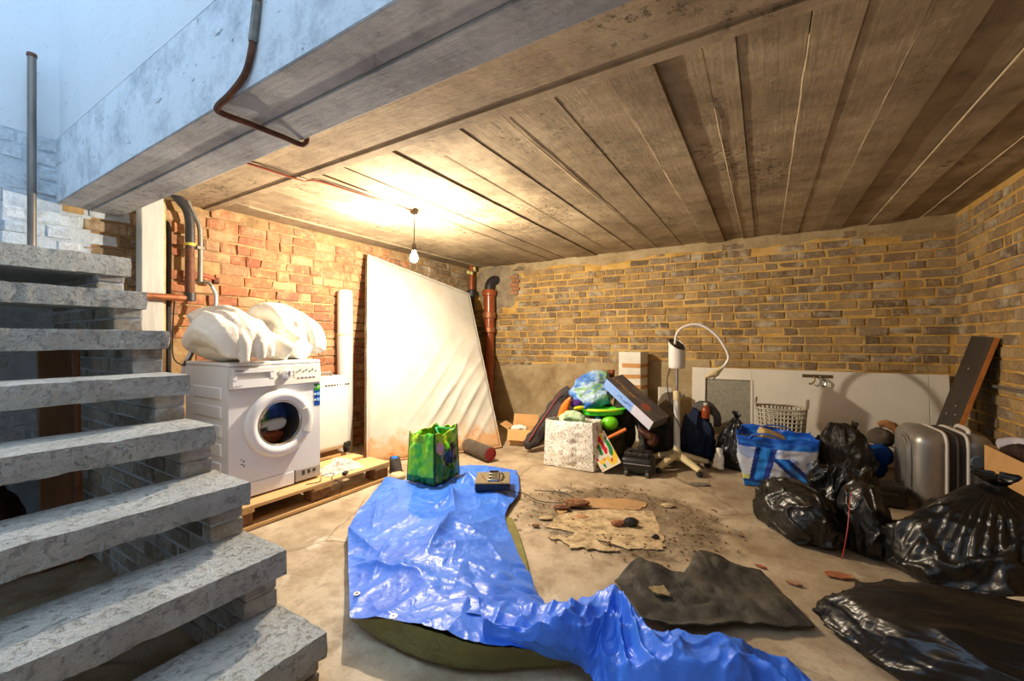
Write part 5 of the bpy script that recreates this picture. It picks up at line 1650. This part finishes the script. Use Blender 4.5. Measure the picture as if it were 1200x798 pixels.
# ================================================================== black rubbish bags
t = NT('black_bin_liner')
t.color(t.ramp(t.noise(6, 3), [(.3, rgb(14, 14, 15)), (.7, rgb(26, 26, 27))])); t.set(.33, 0, .6)
w1 = t.noise(6, 2, .5, vec=t.pos((.55, 1.3, .8)), dist=1.1)
w2 = t.noise(22, 2, .5, vec=t.pos((.3, 1.2, .5)), dist=.8)
t.bump(t.math('ADD', w1, t.math('MULTIPLY', w2, .36)), .55, .04)
M['liner'] = t.m
t = NT('dull_black_liner')
t.color(t.ramp(t.noise(6, 3), [(.3, rgb(24, 23, 23)), (.7, rgb(40, 38, 36))])); t.set(.5, 0, .5)
t.bump(t.noise(12, 4, .6, dist=1.2), .6, .03)
M['liner_dull'] = t.m

def sack(name, label, c, rx, ry, h, yaw=0.0, seed=1, prof='round', mat=None, neck=(0, 0), wr=.05, pleats=0, low=.14, group=None, nu=150, nv=100, cat='rubbish bag', fw=(1.4, 1.4, 1.8), tie=None):
    """a filled bag: a body of revolution squashed to an ellipse, then slumped, folded and creased"""
    P = {'round': [(0, 0), (.55, 0), (.86, .03), (1, .20), (1.0, .42), (.88, .68), (.62, .88), (.3, .98), (0, 1.0)],
         'neck': [(0, 0), (.60, 0), (.90, .03), (1, .18), (.98, .36), (.82, .55), (.55, .72), (.28, .84), (.13, .91), (.10, .94), (.15, .975), (.22, 1.0), (.12, .985), (0, .97)],
         'open': [(0, 0), (.6, 0), (.92, .03), (1, .2), (.98, .5), (.86, .75), (.70, .92), (.62, 1.0), (.54, .97), (.40, .86), (.0, .80)]}[prof]
    n = len(P)
    ts = np.cumsum([0] + [math.hypot(P[i + 1][0] - P[i][0], P[i + 1][1] - P[i][1]) for i in range(n - 1)]); ts = ts / ts[-1]
    pr_ = [Vector((ts[i], P[i][0], P[i][1])) for i in range(n)]
    sp = smoothpath(pr_, 6)
    sx_ = np.array([p.x for p in sp]); sr = np.array([max(0, p.y) for p in sp]); sz = np.array([max(0, p.z) for p in sp])
    cy, sy = math.cos(yaw), math.sin(yaw)
    def fn(a, b):
        th = a * 2 * math.pi
        r, z = float(np.interp(b, sx_, sr)), float(np.interp(b, sx_, sz))
        ct, st_ = math.cos(th), math.sin(th)
        q = (ct * r * 1.3, st_ * r * 1.3, z * 1.3)
        k = 1 + low * 1.6 * nz(q[0] + seed * 7.1, q[1], q[2])
        mid = math.sin(math.pi * min(1, max(0, z))) if z > 0 else 0
        f = ridge(q[0] * fw[0] + seed, q[1] * fw[1], q[2] * fw[2] + seed * 2) ** 4
        f2 = ridge(q[0] * fw[0] * 2.3 + 5 + seed, q[1] * fw[1] * 2.3, q[2] * fw[2] * 2.3) ** 3
        f3 = ridge(q[0] * fw[0] * 4.5 + 9, q[1] * fw[1] * 5.5, q[2] * fw[2] * 5 + seed) ** 3
        d = wr * (f - .35) + wr * .34 * (f2 - .35) + wr * .14 * (f3 - .35)
        if pleats:
            w = max(0, (z - .22)) / .6
            tw = pleats * th + 2.2 * nz(ct * 1.5, st_ * 1.5, z * 2 + seed)
            d += wr * 1.1 * w * (abs(math.sin(tw / 2)) - .5) * 1.6 * (r > .02)
        k += d * (1 if r > .02 else 0) * (1.0 if z > .01 else .3)
        x, y = rx * r * ct * k, ry * r * st_ * k
        zz = h * z * (1 + low * .5 * nz(q[0] * 1.4, q[1] * 1.4, seed + 3))
        if prof == 'neck' and b > .90 and r > .02:
            fl = (b - .90) / .10
            k += .9 * fl * nz(ct * 2.2, st_ * 2.2, seed) + .35 * fl * math.sin(pleats * .5 * th)
            x, y = rx * r * ct * k, ry * r * st_ * k
            zz += h * .16 * fl * nz(ct * 1.6 + 4, st_ * 1.6, seed) + h * .04 * math.sin(pleats * .5 * th) * fl
        zz += h * wr * 1.0 * (f - .4) * (z > .15) * (.6 if prof != 'neck' or z < .7 else .15)
        x += neck[0] * z ** 1.5; y += neck[1] * z ** 1.5
        return (c[0] + x * cy - y * sy, c[1] + x * sy + y * cy, max(.004, zz))
    m = MB().grid(fn, nu, nv, closeu=True)
    o = m.build(name, mat or M['liner'], None, smooth=180, origin=(c[0], c[1], 0), weld=1e-5)
    return tag(o, label, cat, group)

G = 'black rubbish bags'
sack('rubbish_bag', 'large knotted black rubbish bag before the brown cardboard box', (.87, 2.74, 0), .34, .29, .50, .1, 2, 'neck', wr=.10, pleats=40, neck=(.05, .06), fw=(1.2, 1.6, 2.2), group=G)
sack('rubbish_bag', 'bulging black rubbish bag squeezed beside the large knotted one', (.455, 2.93, 0), .11, .15, .36, .3, 5, 'round', wr=.09, group=G)
sack('rubbish_bag', 'long slumped black rubbish bag in front of the knotted one', (.72, 2.02, 0), .52, .30, .225, -.04, 8, 'round', wr=.06, low=.16, fw=(1.2, 1.7, 1.7), group=G)
sack('rubbish_bag', 'glossy black rubbish bag lying before the blue striped bag', (.155, 2.975, 0), .28, .15, .29, -.95, 11, 'round', wr=.11, low=.22, group=G, fw=(1.4, 2.2, 2))
sack('rubbish_bag', 'crumpled open black rubbish bag leaning on the glossy one', (.405, 3.225, 0), .19, .14, .36, .4, 14, 'open', wr=.18, low=.25, group=G, fw=(2.2, 2.2, 2))
sack('rubbish_bag', 'dull upright black rubbish bag beside the blue striped bag', (.51, 4.06, 0), .19, .17, .48, .0, 17, 'round', M['liner_dull'], wr=.12, low=.2, group=G)
sack('rubbish_bag', 'black rubbish bag standing between lamp stand and blue striped bag', (-.22, 4.22, 0), .155, .14, .48, .2, 20, 'neck', wr=.12, pleats=14, group=G)
soft('beige_cloth', 'beige cloth tucked between the large rubbish bags', 'cloth', [('t', [(.78, 2.385, .05), (.90, 2.38, .085), (1.04, 2.375, .105), (1.2, 2.37, .10)], [.05, .07, .08, .075]), ('t', [(.84, 2.375, .045), (1.02, 2.37, .055), (1.18, 2.37, .055)], .06)], mat_cloth('beige_cotton', (196, 182, 156), .1, 8), (.95, 2.4, 0), .014, 4, .03, .08)
o = MB().tube(smoothpath([(.335, 2.70, .006), (.345, 2.705, .06), (.355, 2.715, .12), (.365, 2.735, .18), (.375, 2.775, .235), (.385, 2.83, .28), (.40, 2.88, .31)], 6), .0022, 6).build('red_tie', simple('red_drawstring', (196, 52, 44), .5), origin=(.37, 2.68, 0))
tag(o, 'thin red drawstring hanging down the glossy black rubbish bag', 'string')
for k, (x, y, s) in enumerate(((.115, 2.33, .032), (.30, 2.52, .06), (-.02, 2.42, .022))):
    o = MB().prism([(x + s * math.cos(a) * (1 + 1.1 * nz(a * 3, k)), y + .5 * s * math.sin(a) * (1 + 1.1 * nz(a * 3, k + 5))) for a in np.linspace(0, 5.8, 8)], .001, .008).build('brick_chip', M['brick_red'], origin=(x, y, 0), smooth=0)
    tag(o, ['flat red brick chip beside the black plastic sheet', 'wide flat red brick chip against the front rubbish bag', 'tiny red brick chip on the edge of the black plastic sheet'][k], 'rubble')

# ================================================================== blue striped carrier, basket
bb = thing('striped_carrier', 'large blue and white striped woven plastic carrier bag', 'bag', (.06, 3.93, 0))
def stripes(a, b):
    if b > .90: return g_(20, 90, 200)
    if b > .80: return g_(40, 120, 220) if nz(a * 8, b * 8) > -.2 else g_(20, 80, 190)
    if b < .10: return g_(30, 120, 200)
    if b < .14: return g_(210, 220, 120) if a > .3 else g_(20, 60, 140)
    for (x0, sl, w, s) in ((.10, .34, .07, 1), (.20, .34, .13, 2), (.305, .34, .08, 1)):
        if abs((a - x0) - sl * b * .62) < w / 2: return g_(14, 52, 140) if s == 1 else g_(36, 130, 226)
    if a > .36 and b < .62:
        q = a + b * .85
        if .94 < q < 1.02 or 1.12 < q < 1.20: return g_(14, 52, 140)
        if 1.02 <= q <= 1.12: return g_(36, 130, 226)
    if b < .24: return g_(210, 220, 130)
    k = nz(a * 5, b * 5, 3)
    return g_(198, 206, 224) if k > -.15 else g_(150, 170, 214)
def sides(a, b):
    if b > .88: return g_(20, 90, 200)
    return g_(198, 206, 224) if nz(a * 4, b * 5, 2) > -.15 else g_(150, 170, 214)
bagshape(bb, [(-.20, -.20, 0), (.225, -.175, 0), (.20, .13, 0), (-.19, .13, 0)], .40, .24, [stripes, sides, stripes, sides], M['print_gloss'], ['front_panel', 'gusset', 'rear_panel', 'gusset'], 64, .020, 12, .03)
MB().tube(smoothpath([(-.17, -.232, .375), (-.13, -.228, .41), (-.03, -.222, .415), (.05, -.215, .38)], 6), .016, 8, True, .3).build('strap', simple('blue_webbing', (24, 96, 214), .6), bb)
MB().tube(smoothpath([(-.10, .17, .37), (-.05, .16, .42), (.08, .16, .42), (.14, .17, .37)], 6), .016, 8, True, .3).build('strap', simple('blue_webbing', (24, 96, 214), .6), bb)
soft('blue_filling', 'blue garments filling the striped carrier bag', 'garment', [('b', (.08, 3.93, .20), (.17, .13, .15)), ('b', (-.03, 3.95, .27), (.08, .10, .05)), ('b', (.18, 3.93, .28), (.06, .08, .05))], mat_cloth('royal_blue_cloth', (26, 60, 170), .3, 12), (.06, 3.93, .06), .016, 3, .03, .06)
o = rbox(.17, .12, .06, .015).xf(Matrix.Translation((.04, 3.86, .385)) @ Matrix.Rotation(.35, 4, 'Y') @ Matrix.Rotation(.3, 4, 'Z')).build('tan_pouch', mat_cloth('tan_pouch', (190, 166, 116), .15, 14), origin=(.04, 3.84, .35))
tag(o, 'tan pouch lying on top of the striped carrier bag', 'pouch')

bk = thing('laundry_basket', 'grey slatted plastic laundry basket with two loop handles', 'basket', (.115, 4.36, 0))
M['basket'] = simple('grey_basket_plastic', (186, 178, 158), .5, var=.15, scale=20)
BH = .56
def brad(z, th):
    k = .135 + .055 * z / BH
    # rounded rectangle outline
    c, s = math.cos(th), math.sin(th)
    q = (abs(c) ** 4 + (abs(s) * 1.25) ** 4) ** -.25
    return k * q
def bpt(z, th, o=0): 
    r = brad(z, th) + o
    return Vector((r * math.cos(th), r * math.sin(th), z))
for j in range(15):
    z = .03 + j * (BH - .05) / 14
    MB().tube([bpt(z, 2 * math.pi * i / 48) for i in range(49)], .009 if j in (0, 14) else .0075, 6, False).build('hoop' if j not in (0, 14) else 'rim', M['basket'], bk, smooth=180)
for i in range(36):
    th = 2 * math.pi * i / 36
    MB().tube([bpt(.02, th, -.003), bpt(BH * .5, th, .003 * (-1) ** i), bpt(BH - .02, th, -.003)], .0085, 5).build('slat', M['basket'], bk, smooth=180)
MB().lathe([(0, .012), (.13, .012), (.135, .02)], n=32).build('base', M['basket'], bk)
for s in (0, math.pi):
    e = bpt(BH, s)
    MB().tube(smoothpath([e + Vector((0, -.05, -.01)), e + Vector((.005, -.045, .035)), e + Vector((.008, 0, .055)), e + Vector((.005, .045, .035)), e + Vector((0, .05, -.01))], 6), .010, 8).build('handle', M['basket'], bk)
soft('basket_towel', 'dark grey towel inside the laundry basket', 'towel', [('b', (.15, 4.37, .40), (.09, .08, .09)), ('b', (.11, 4.36, .22), (.10, .09, .18))], mat_cloth('slate_towel', (70, 72, 80), .25, 14), (.12, 4.36, .05), .016, 3, .03, .06)

# ================================================================== clutter behind the lamp stand
M['navy_cloth'] = mat_cloth('navy_denim_cloth', (30, 40, 66), .3, 14, .8, .8, 9)
sack('cloth_bag', 'dark navy cloth bag slumped behind the lamp stand', (-.56, 4.33, 0), .14, .15, .46, .2, 31, 'round', M['navy_cloth'], wr=.16, low=.22, cat='bag')
soft('grey_jumper', 'grey jumper on top of the navy cloth bag', 'garment', [('b', (-.50, 4.38, .49), (.10, .09, .06)), ('t', [(-.44, 4.36, .49), (-.395, 4.38, .42), (-.39, 4.40, .32)], .038)], mat_cloth('mid_grey_knit', (92, 90, 88), .2, 20), (-.40, 4.36, .40), .014, 3, .02, .05)
jar = thing('amber_jar', 'small amber plastic bottle lying on the navy cloth bag', 'bottle', (-.475, 4.265, .405), .4)
MB().lathe([(0, 0), (.034, .002), (.036, .02), (.036, .085), (.022, .105), (.016, .112), (.016, .125)], n=20).build('body', simple('amber_plastic', (150, 66, 30), .25), jar)
MB().lathe([(.018, .12), (.019, .142), (0, .144)], n=16).build('cap', M['white_plastic'], jar)
soft('white_wrapping', 'scraps of white wrapping between navy bag and rubbish bag', 'paper', [('t', [(-.35, 4.02, .02), (-.345, 4.03, .10), (-.34, 4.05, .19)], [.045, .04, .028])], M['white_cloth'], (-.35, 4.03, 0), .012, 2, .03, .04)
flt = MB().prism([(-.62, 4.06), (-.53, 4.03), (-.50, 4.09), (-.58, 4.14)], .003, .02).build('flat_offcut', simple('tan_offcut', (150, 126, 90), .85, var=.2, scale=20), origin=(-.56, 4.08, 0), smooth=0)
tag(flt, 'flat tan board offcut on the floor behind the lamp stand', 'board')

# ================================================================== silver suitcase, plank, cardboard box at the right wall
ss = thing('silver_suitcase', 'silver ribbed hard-shell suitcase standing beside the dark plank', 'suitcase', (1.035, 4.0, 0), .06)
t = NT('brushed_silver_shell')
t.color(t.ramp(t.noise(9, 3), [(.3, rgb(148, 146, 144)), (.7, rgb(176, 174, 172))])); t.set(.38, .65, .5)
t.bump(t.noise(120, 2, .5, vec=t.pos((1, 1, .05))), .12, .003)
M['silver'] = t.m
sw_, sd_, sh_ = .20, .46, .50
def shell(x0, x1):
    m = rbox(x1 - x0, sd_, sh_, .085, 7)
    mid = (x0 + x1) / 2
    return m.xf(Matrix.Translation((mid, 0, sh_ / 2 + .025)))
sa = shell(-.20, .01).build('front_shell', M['silver'], ss)
sb = shell(.02, .20).build('rear_shell', M['silver'], ss)
def loop(x, g, r, n=40, k=.085, mat=None, name='zip', par=None):
    pts = []
    hy, hz = sd_ / 2 + g, sh_ / 2 + g
    for q in range(n * 4):
        th = 2 * math.pi * q / (n * 4)
        c, s = math.cos(th), math.sin(th)
        rr = (abs(c / hy) ** 7 + abs(s / hz) ** 7) ** (-1 / 7)
        pts.append((x, rr * c, rr * s + sh_ / 2 + .025))
    pts.append(pts[0])
    return MB().tube(pts, r, 6, False).build(name, mat or M['chrome'], par or ss, smooth=180)
rbox(.16, sd_ - .02, sh_ - .02, .06).xf(Matrix.Translation((.01, 0, sh_ / 2 + .025))).build('lining_band', M['dark_print'], ss)
loop(-.04, -.004, .010, mat=M['white_plastic'], name='seam_piping'); loop(.015, -.010, .010, mat=M['dark_print']); loop(.06, -.004, .010, mat=M['white_plastic'], name='seam_piping')
for z in (.10, .17):
    MB().tube(smoothpath([(-.203, -.14, .40), (-.206, -.15 + z, .46)], 4), .004, 6).build('emboss_rib', M['silver'], sa)
MB().tube(smoothpath([(-.196, .05, .47), (-.203, -.08, .47), (-.204, -.15, .43), (-.204, -.17, .34), (-.203, -.17, .12)], 8), .007, 8).build('emboss_rib', M['silver'], sa)
MB().tube(smoothpath([(-.196, .05, .44), (-.204, -.06, .44), (-.205, -.12, .40), (-.205, -.135, .32), (-.204, -.135, .12)], 8), .007, 8).build('emboss_rib', M['silver'], sa)
MB().tube(smoothpath([(.09, -.14, .515), (.09, -.12, .545), (.09, .02, .548), (.09, .05, .518)], 6), .013, 8, True, .6).build('carry_handle', M['white_plastic'], ss)
MB().lathe([(0, .012), (.034, .010), (.040, 0), (.040, -.012)], c=(.10, -sd_ / 2 - .002, .36), n=20, M=Matrix.Rotation(math.radians(90), 3, 'X')).build('combination_lock', simple('blue_grey_lock', (120, 132, 150), .35, metal=.5), ss)
for sx in (-1, 1):
    for s_y in (-1, 1):
        MB().lathe([(0, -.012), (.022, -.012), (.024, 0), (.022, .012), (0, .012)], c=(sx * .12, s_y * .16, .024), n=14, M=Matrix.Rotation(math.radians(90), 3, 'Y')).build('wheel', M['black_plastic'], ss)
# plank
tp_ = Vector((1.373, 4.40, 1.155)); bt_ = Vector((1.06, 4.44, 0.0))
ax = (tp_ - bt_); Lp = ax.length; ax.normalize()
wy = Vector((0, 1, 0)); wy = (wy - ax * wy.dot(ax)).normalized()
nn = wy.cross(ax)
pk = thing('dark_plank', 'dark board with raw orange edge leaning on the tan brick wall', 'board', bt_)
Rp = Matrix((nn, wy, ax)).transposed()
MB().box(ax * (Lp / 2) + nn * .0, (.024, .40, Lp), Rp).build('board', simple('dark_weathered_board', (62, 54, 46), .75, var=.3, scale=14, stretch=(1, 1, .15), bump=.3), pk)
MB().box(ax * (Lp / 2) - wy * .2005, (.026, .004, Lp + .002), Rp).build('raw_edge', simple('raw_orange_edge', (190, 116, 50), .8, var=.25, scale=30), pk)
for q, zq in ((-.07, .60), (-.02, .66), (.09, .58), (.02, .95)):
    MB().box(ax * zq + wy * q - nn * .0125 if (nn.x > 0) else ax * zq + wy * q + nn * .0125, (.002, .010, .012), Rp).build('paint_fleck', M['white_plastic'], pk)
# cardboard box
BX0, BX1, BY0_, BY1_, BHt = 1.10, 1.375, 3.0, 3.52, .52
cb2 = thing('big_cardboard_box', 'tall brown cardboard box full of dark things by the tan brick wall', 'box', ((BX0 + BX1) / 2, (BY0_ + BY1_) / 2, 0))
carton(cb2, BX1 - BX0, BY1_ - BY0_, BHt, .007)
flap(cb2, (0, -(BY1_ - BY0_) / 2, BHt), (1, 0, 0), (0, -1, 0), BX1 - BX0, .15, math.radians(-55))
soft('dark_fillings', 'dark clothes filling the big cardboard box', 'clothes', [('b', (1.24, 3.26, .36), (.10, .22, .17)), ('t', [(1.16, 3.42, .50), (1.18, 3.30, .53), (1.20, 3.15, .52), (1.2, 3.06, .5)], .045)], mat_cloth('dark_brown_cloth', (56, 42, 34), .4, 18), (1.24, 3.15, .15), .018, 3, .05, .08)
soft('white_scarf', 'pale crumpled scarf on the back rim of the big cardboard box', 'scarf', [('t', [(1.13, 3.47, .535), (1.19, 3.43, .56), (1.24, 3.34, .565), (1.26, 3.26, .55)], .032)], mat_cloth('pale_lilac_cloth', (190, 186, 196), .15, 20), (1.2, 3.4, .52), .012, 2, .02, .04)
soft('orange_scrap', 'orange-brown scrap of cloth on the contents of the big cardboard box', 'cloth', [('t', [(1.22, 3.12, .56), (1.27, 3.04, .57), (1.29, 2.95, .55)], .035)], mat_cloth('orange_brown_cloth', (176, 112, 66), .2, 20), (1.26, 3.04, .53), .012, 2, .02, .04)
soft('box_lining', 'dark sack crumpled behind the big cardboard box', 'sack', [('b', (1.27, 3.63, .26), (.09, .09, .26)), ('b', (1.25, 3.62, .44), (.07, .07, .10))], mat_cloth('black_brown_sack', (44, 36, 30), .3, 14), (1.27, 3.63, 0), .018, 3, .03, .08)
o = MB().tube([(XR - .03, 3.55, .81), (XR - .03, 4.25, .81)], .012, 10).build('wall_conduit', M['lead'], origin=(XR - .03, 3.9, .81))
tag(o, 'short grey conduit running along the tan brick wall above the cardboard box', 'pipe')

# small dark clutter between the dull bag and the suitcase
sack('black_sack', 'small black sack on the clutter before the white door', (.66, 4.62, 0), .13, .12, .40, .1, 41, 'neck', M['liner_dull'], wr=.15, low=.2, cat='sack', nu=90, nv=60, pleats=9)
soft('blue_cloth', 'bright blue cloth beside the silver suitcase', 'cloth', [('b', (.77, 4.37, .21), (.10, .10, .09)), ('b', (.73, 4.38, .13), (.10, .09, .13))], mat_cloth('cobalt_cloth', (24, 74, 160), .3, 14), (.72, 4.3, .05), .016, 3, .04, .06)
soft('grey_bundle', 'grey-brown bundle resting on the bright blue cloth', 'cloth', [('b', (.80, 4.44, .345), (.09, .09, .075))], mat_cloth('taupe_cloth', (96, 86, 76), .25, 18), (.80, 4.44, .25), .014, 3, .03, .05)
soft('brown_glove', 'brown leather glove on top of the grey-brown bundle', 'glove', [('t', [(.80, 4.50, .43), (.84, 4.50, .45), (.90, 4.49, .42), (.93, 4.49, .36)], [.022, .035, .035, .03])], mat_cloth('tan_leather', (160, 112, 70), .3, 22, .5), (.86, 4.5, .37), .010, 2, .015, .03)
dc = thing('black_case', 'low black case on the floor behind the crumpled rubbish bag', 'case', (.70, 3.80, 0), .08)
rbox(.22, .16, .14, .02).xf(Matrix.Translation((0, 0, .075))).build('body', M['black_plastic'], dc)
MB().tube(smoothpath([(-.05, -.08, .10), (-.04, -.105, .10), (.04, -.105, .10), (.05, -.08, .10)], 5), .008, 8).build('handle', M['black_plastic'], dc)

# ================================================================== black plastic sheet on the floor
outl = [(720, 687), (735, 675), (748, 663), (772, 671), (802, 680), (812, 667), (827, 656), (845, 661), (868, 668), (892, 673), (915, 700), (955, 740), (905, 742), (868, 738), (830, 745), (785, 748), (750, 740), (735, 715)]
pts = [on_z(u, v, 0) for u, v in outl]
cen = sum(pts, Vector()) / len(pts)
cl_ = [pts[i].lerp(pts[(i + 1) % len(pts)], k / 6) for i in range(len(pts)) for k in range(6)] + [pts[0]]
def sheet(a, b):
    p = cl_[int(round(a * (len(cl_) - 1))) % (len(cl_) - 1)]
    q = cen + (p - cen) * b
    e = b ** 6
    z = .014 + .030 * abs(nz(q.x * 6, q.y * 6, 2)) * (1 - .3 * e) + .014 * abs(nz(q.x * 13, q.y * 12, 4)) + .05 * math.exp(-((q.x + .27) ** 2 + (q.y - 2.26) ** 2) / .012) + .035 * math.exp(-((q.x + .52) ** 2 + (q.y - 2.04) ** 2) / .012)
    # front edge lifted and curled
    lift = max(0, 1.92 - q.y) * .14
    return Vector((q.x, q.y, z + lift * e))
m = MB().grid(sheet, len(cl_) - 1, 40, closeu=True)
t = NT('dusty_black_sheet')
dd = t.noise(6, 5, .65)
t.color(t.mix(t.math('MULTIPLY', t.thresh(dd, .46, .72), .38), t.ramp(t.noise(20, 4), [(.3, rgb(40, 39, 37)), (.7, rgb(58, 56, 52))]), rgb(128, 118, 98))); t.set(.65, 0, .4)
t.bump(t.noise(10, 4, .6, dist=1.2), .5, .02)
o = m.build('plastic_sheet', t.m, origin=(cen.x, cen.y, 0), smooth=180, weld=1e-5, solid=.006)
tag(o, 'dusty black plastic sheet lying flat on the concrete floor', 'plastic sheet')
o = MB().prism([(-.39 + .04 * math.cos(a) * (1 + 1.0 * nz(a * 4, 3)), 1.885 + .03 * math.sin(a) * (1 + 1.0 * nz(a * 4, 6))) for a in np.linspace(0, 6.0, 18)], .036, .044).build('dried_dung_lump', simple('ochre_clod', (140, 122, 84), .95, var=.3, scale=50, bump=.8), origin=(-.39, 1.885, .04), smooth=0)
o.name = 'mortar_clod'
tag(o, 'ochre clod of dried mortar on the black plastic sheet', 'rubble')

# ================================================================== mortar bed and rubble where tiles were lifted
t = NT('pale_screed')
t.color(t.ramp(t.noise(13, 6, .75), [(.36, rgb(128, 108, 80)), (.47, rgb(172, 150, 116)), (.6, rgb(204, 182, 144))])); t.set(.9, 0, .2); t.bump(t.noise(40, 5, .75), .6, .01)
M['screed'] = t.m
M['screed_ochre'] = simple('ochre_screed', (168, 132, 90), .9, var=.2, scale=14, bump=.5)
def slab(outline, z, mat, seed):
    p = [on_z(u, v, 0) for u, v in outline]
    q = []
    for i in range(len(p)):
        a, b = p[i], p[(i + 1) % len(p)]
        for k in range(8):
            s = a * (1 - k / 8) + b * (k / 8)
            q.append((s.x + .022 * nz(s.x * 22, s.y * 22, seed), s.y + .022 * nz(s.x * 30, s.y * 30, seed + 4)))
    MB().prism(q, 0, z).build('screed_slab', mat, floor, smooth=0)
for k, (ol, z, mm) in enumerate((
        ([(655, 603), (690, 598), (720, 597), (765, 600), (770, 612), (778, 640), (770, 645), (735, 643), (700, 632), (665, 622), (640, 618)], .003, M['screed']),
        ([(643, 627), (668, 630), (676, 622), (690, 625), (704, 638), (727, 645), (722, 648), (700, 645), (678, 642), (668, 643), (660, 634), (645, 632)], .005, M['screed']),
        ([(665, 588), (690, 584), (735, 585), (757, 590), (752, 598), (715, 597), (672, 594)], .005, M['screed_ochre']),
        ([(650, 596), (664, 590), (668, 598), (655, 604)], .005, M['screed_ochre']),
        ([(771, 627), (778, 629), (776, 645), (765, 644)], .005, M['screed']))):
    slab(ol, z, mm, k)
def chip(x, y, s, hgt, mat, lab, seed, yaw, z=0.0):
    r = random.Random(seed)
    m = MB().ball((0, 0, hgt * .45), (s, s * .55, hgt * .6), 9, 5)
    m.v = [(p[0] * (1 + r.uniform(-.2, .2)), p[1] * (1 + r.uniform(-.2, .2)), max(0, p[2])) for p in m.v]
    o = m.build('rubble_chip', mat, smooth=0); o.location = (x, y, z); o.rotation_euler = (0, 0, yaw)
    return tag(o, lab, 'rubble')
for (u, v, s, h_, mk, lab) in ((675, 593, .085, .05, 'wood_dark', 'brown wedge of broken board at the patch edge'), (658, 597, .06, .03, 'rust_iron', 'crumbled rusty lump beside the brown wedge'), (739, 617, .045, .055, 'dark_iron', 'black lump of rubble in the middle of the pale screed'), (724, 616, .05, .035, 'brick_red', 'red-brown brick fragment touching the black lump'), (681, 606, .05, .008, 'brick_red', 'thin flat orange brick flake on the screed'), (640, 608, .05, .015, 'screed', 'pale screed crumb at the wire end of the patch'), (783, 594, .05, .02, 'screed', 'pale rubble crumb on the dark patch rim'), (820, 568, .08, .012, 'lead', 'thin grey flake on the floor before the lamp stand'), (628, 617, .03, .015, 'wood_dark', 'small brown crumb beside the olive tarp edge'), (768, 632, .02, .03, 'dark_iron', 'small dark crumb on the far end of the screed')):
    p = on_z(u, v)
    chip(p.x, p.y, s, h_, M[mk], lab, int(u), .5)
rr_ = random.Random(77)
m = MB()
for k in range(260):
    a = rr_.uniform(0, 6.28); q = .75 + rr_.uniform(-.2, .4)
    x, y = -.80 + .62 * q * math.cos(a), 2.66 + .5 * q * math.sin(a)
    s = rr_.uniform(.003, .009)
    m.box((x, y, s * .4), (s * 1.5, s, s * .8), Matrix.Rotation(rr_.uniform(0, 3), 3, 'Z'))
o = m.build('grit', M['wood_dark'], floor, smooth=0); o['kind'] = 'stuff'
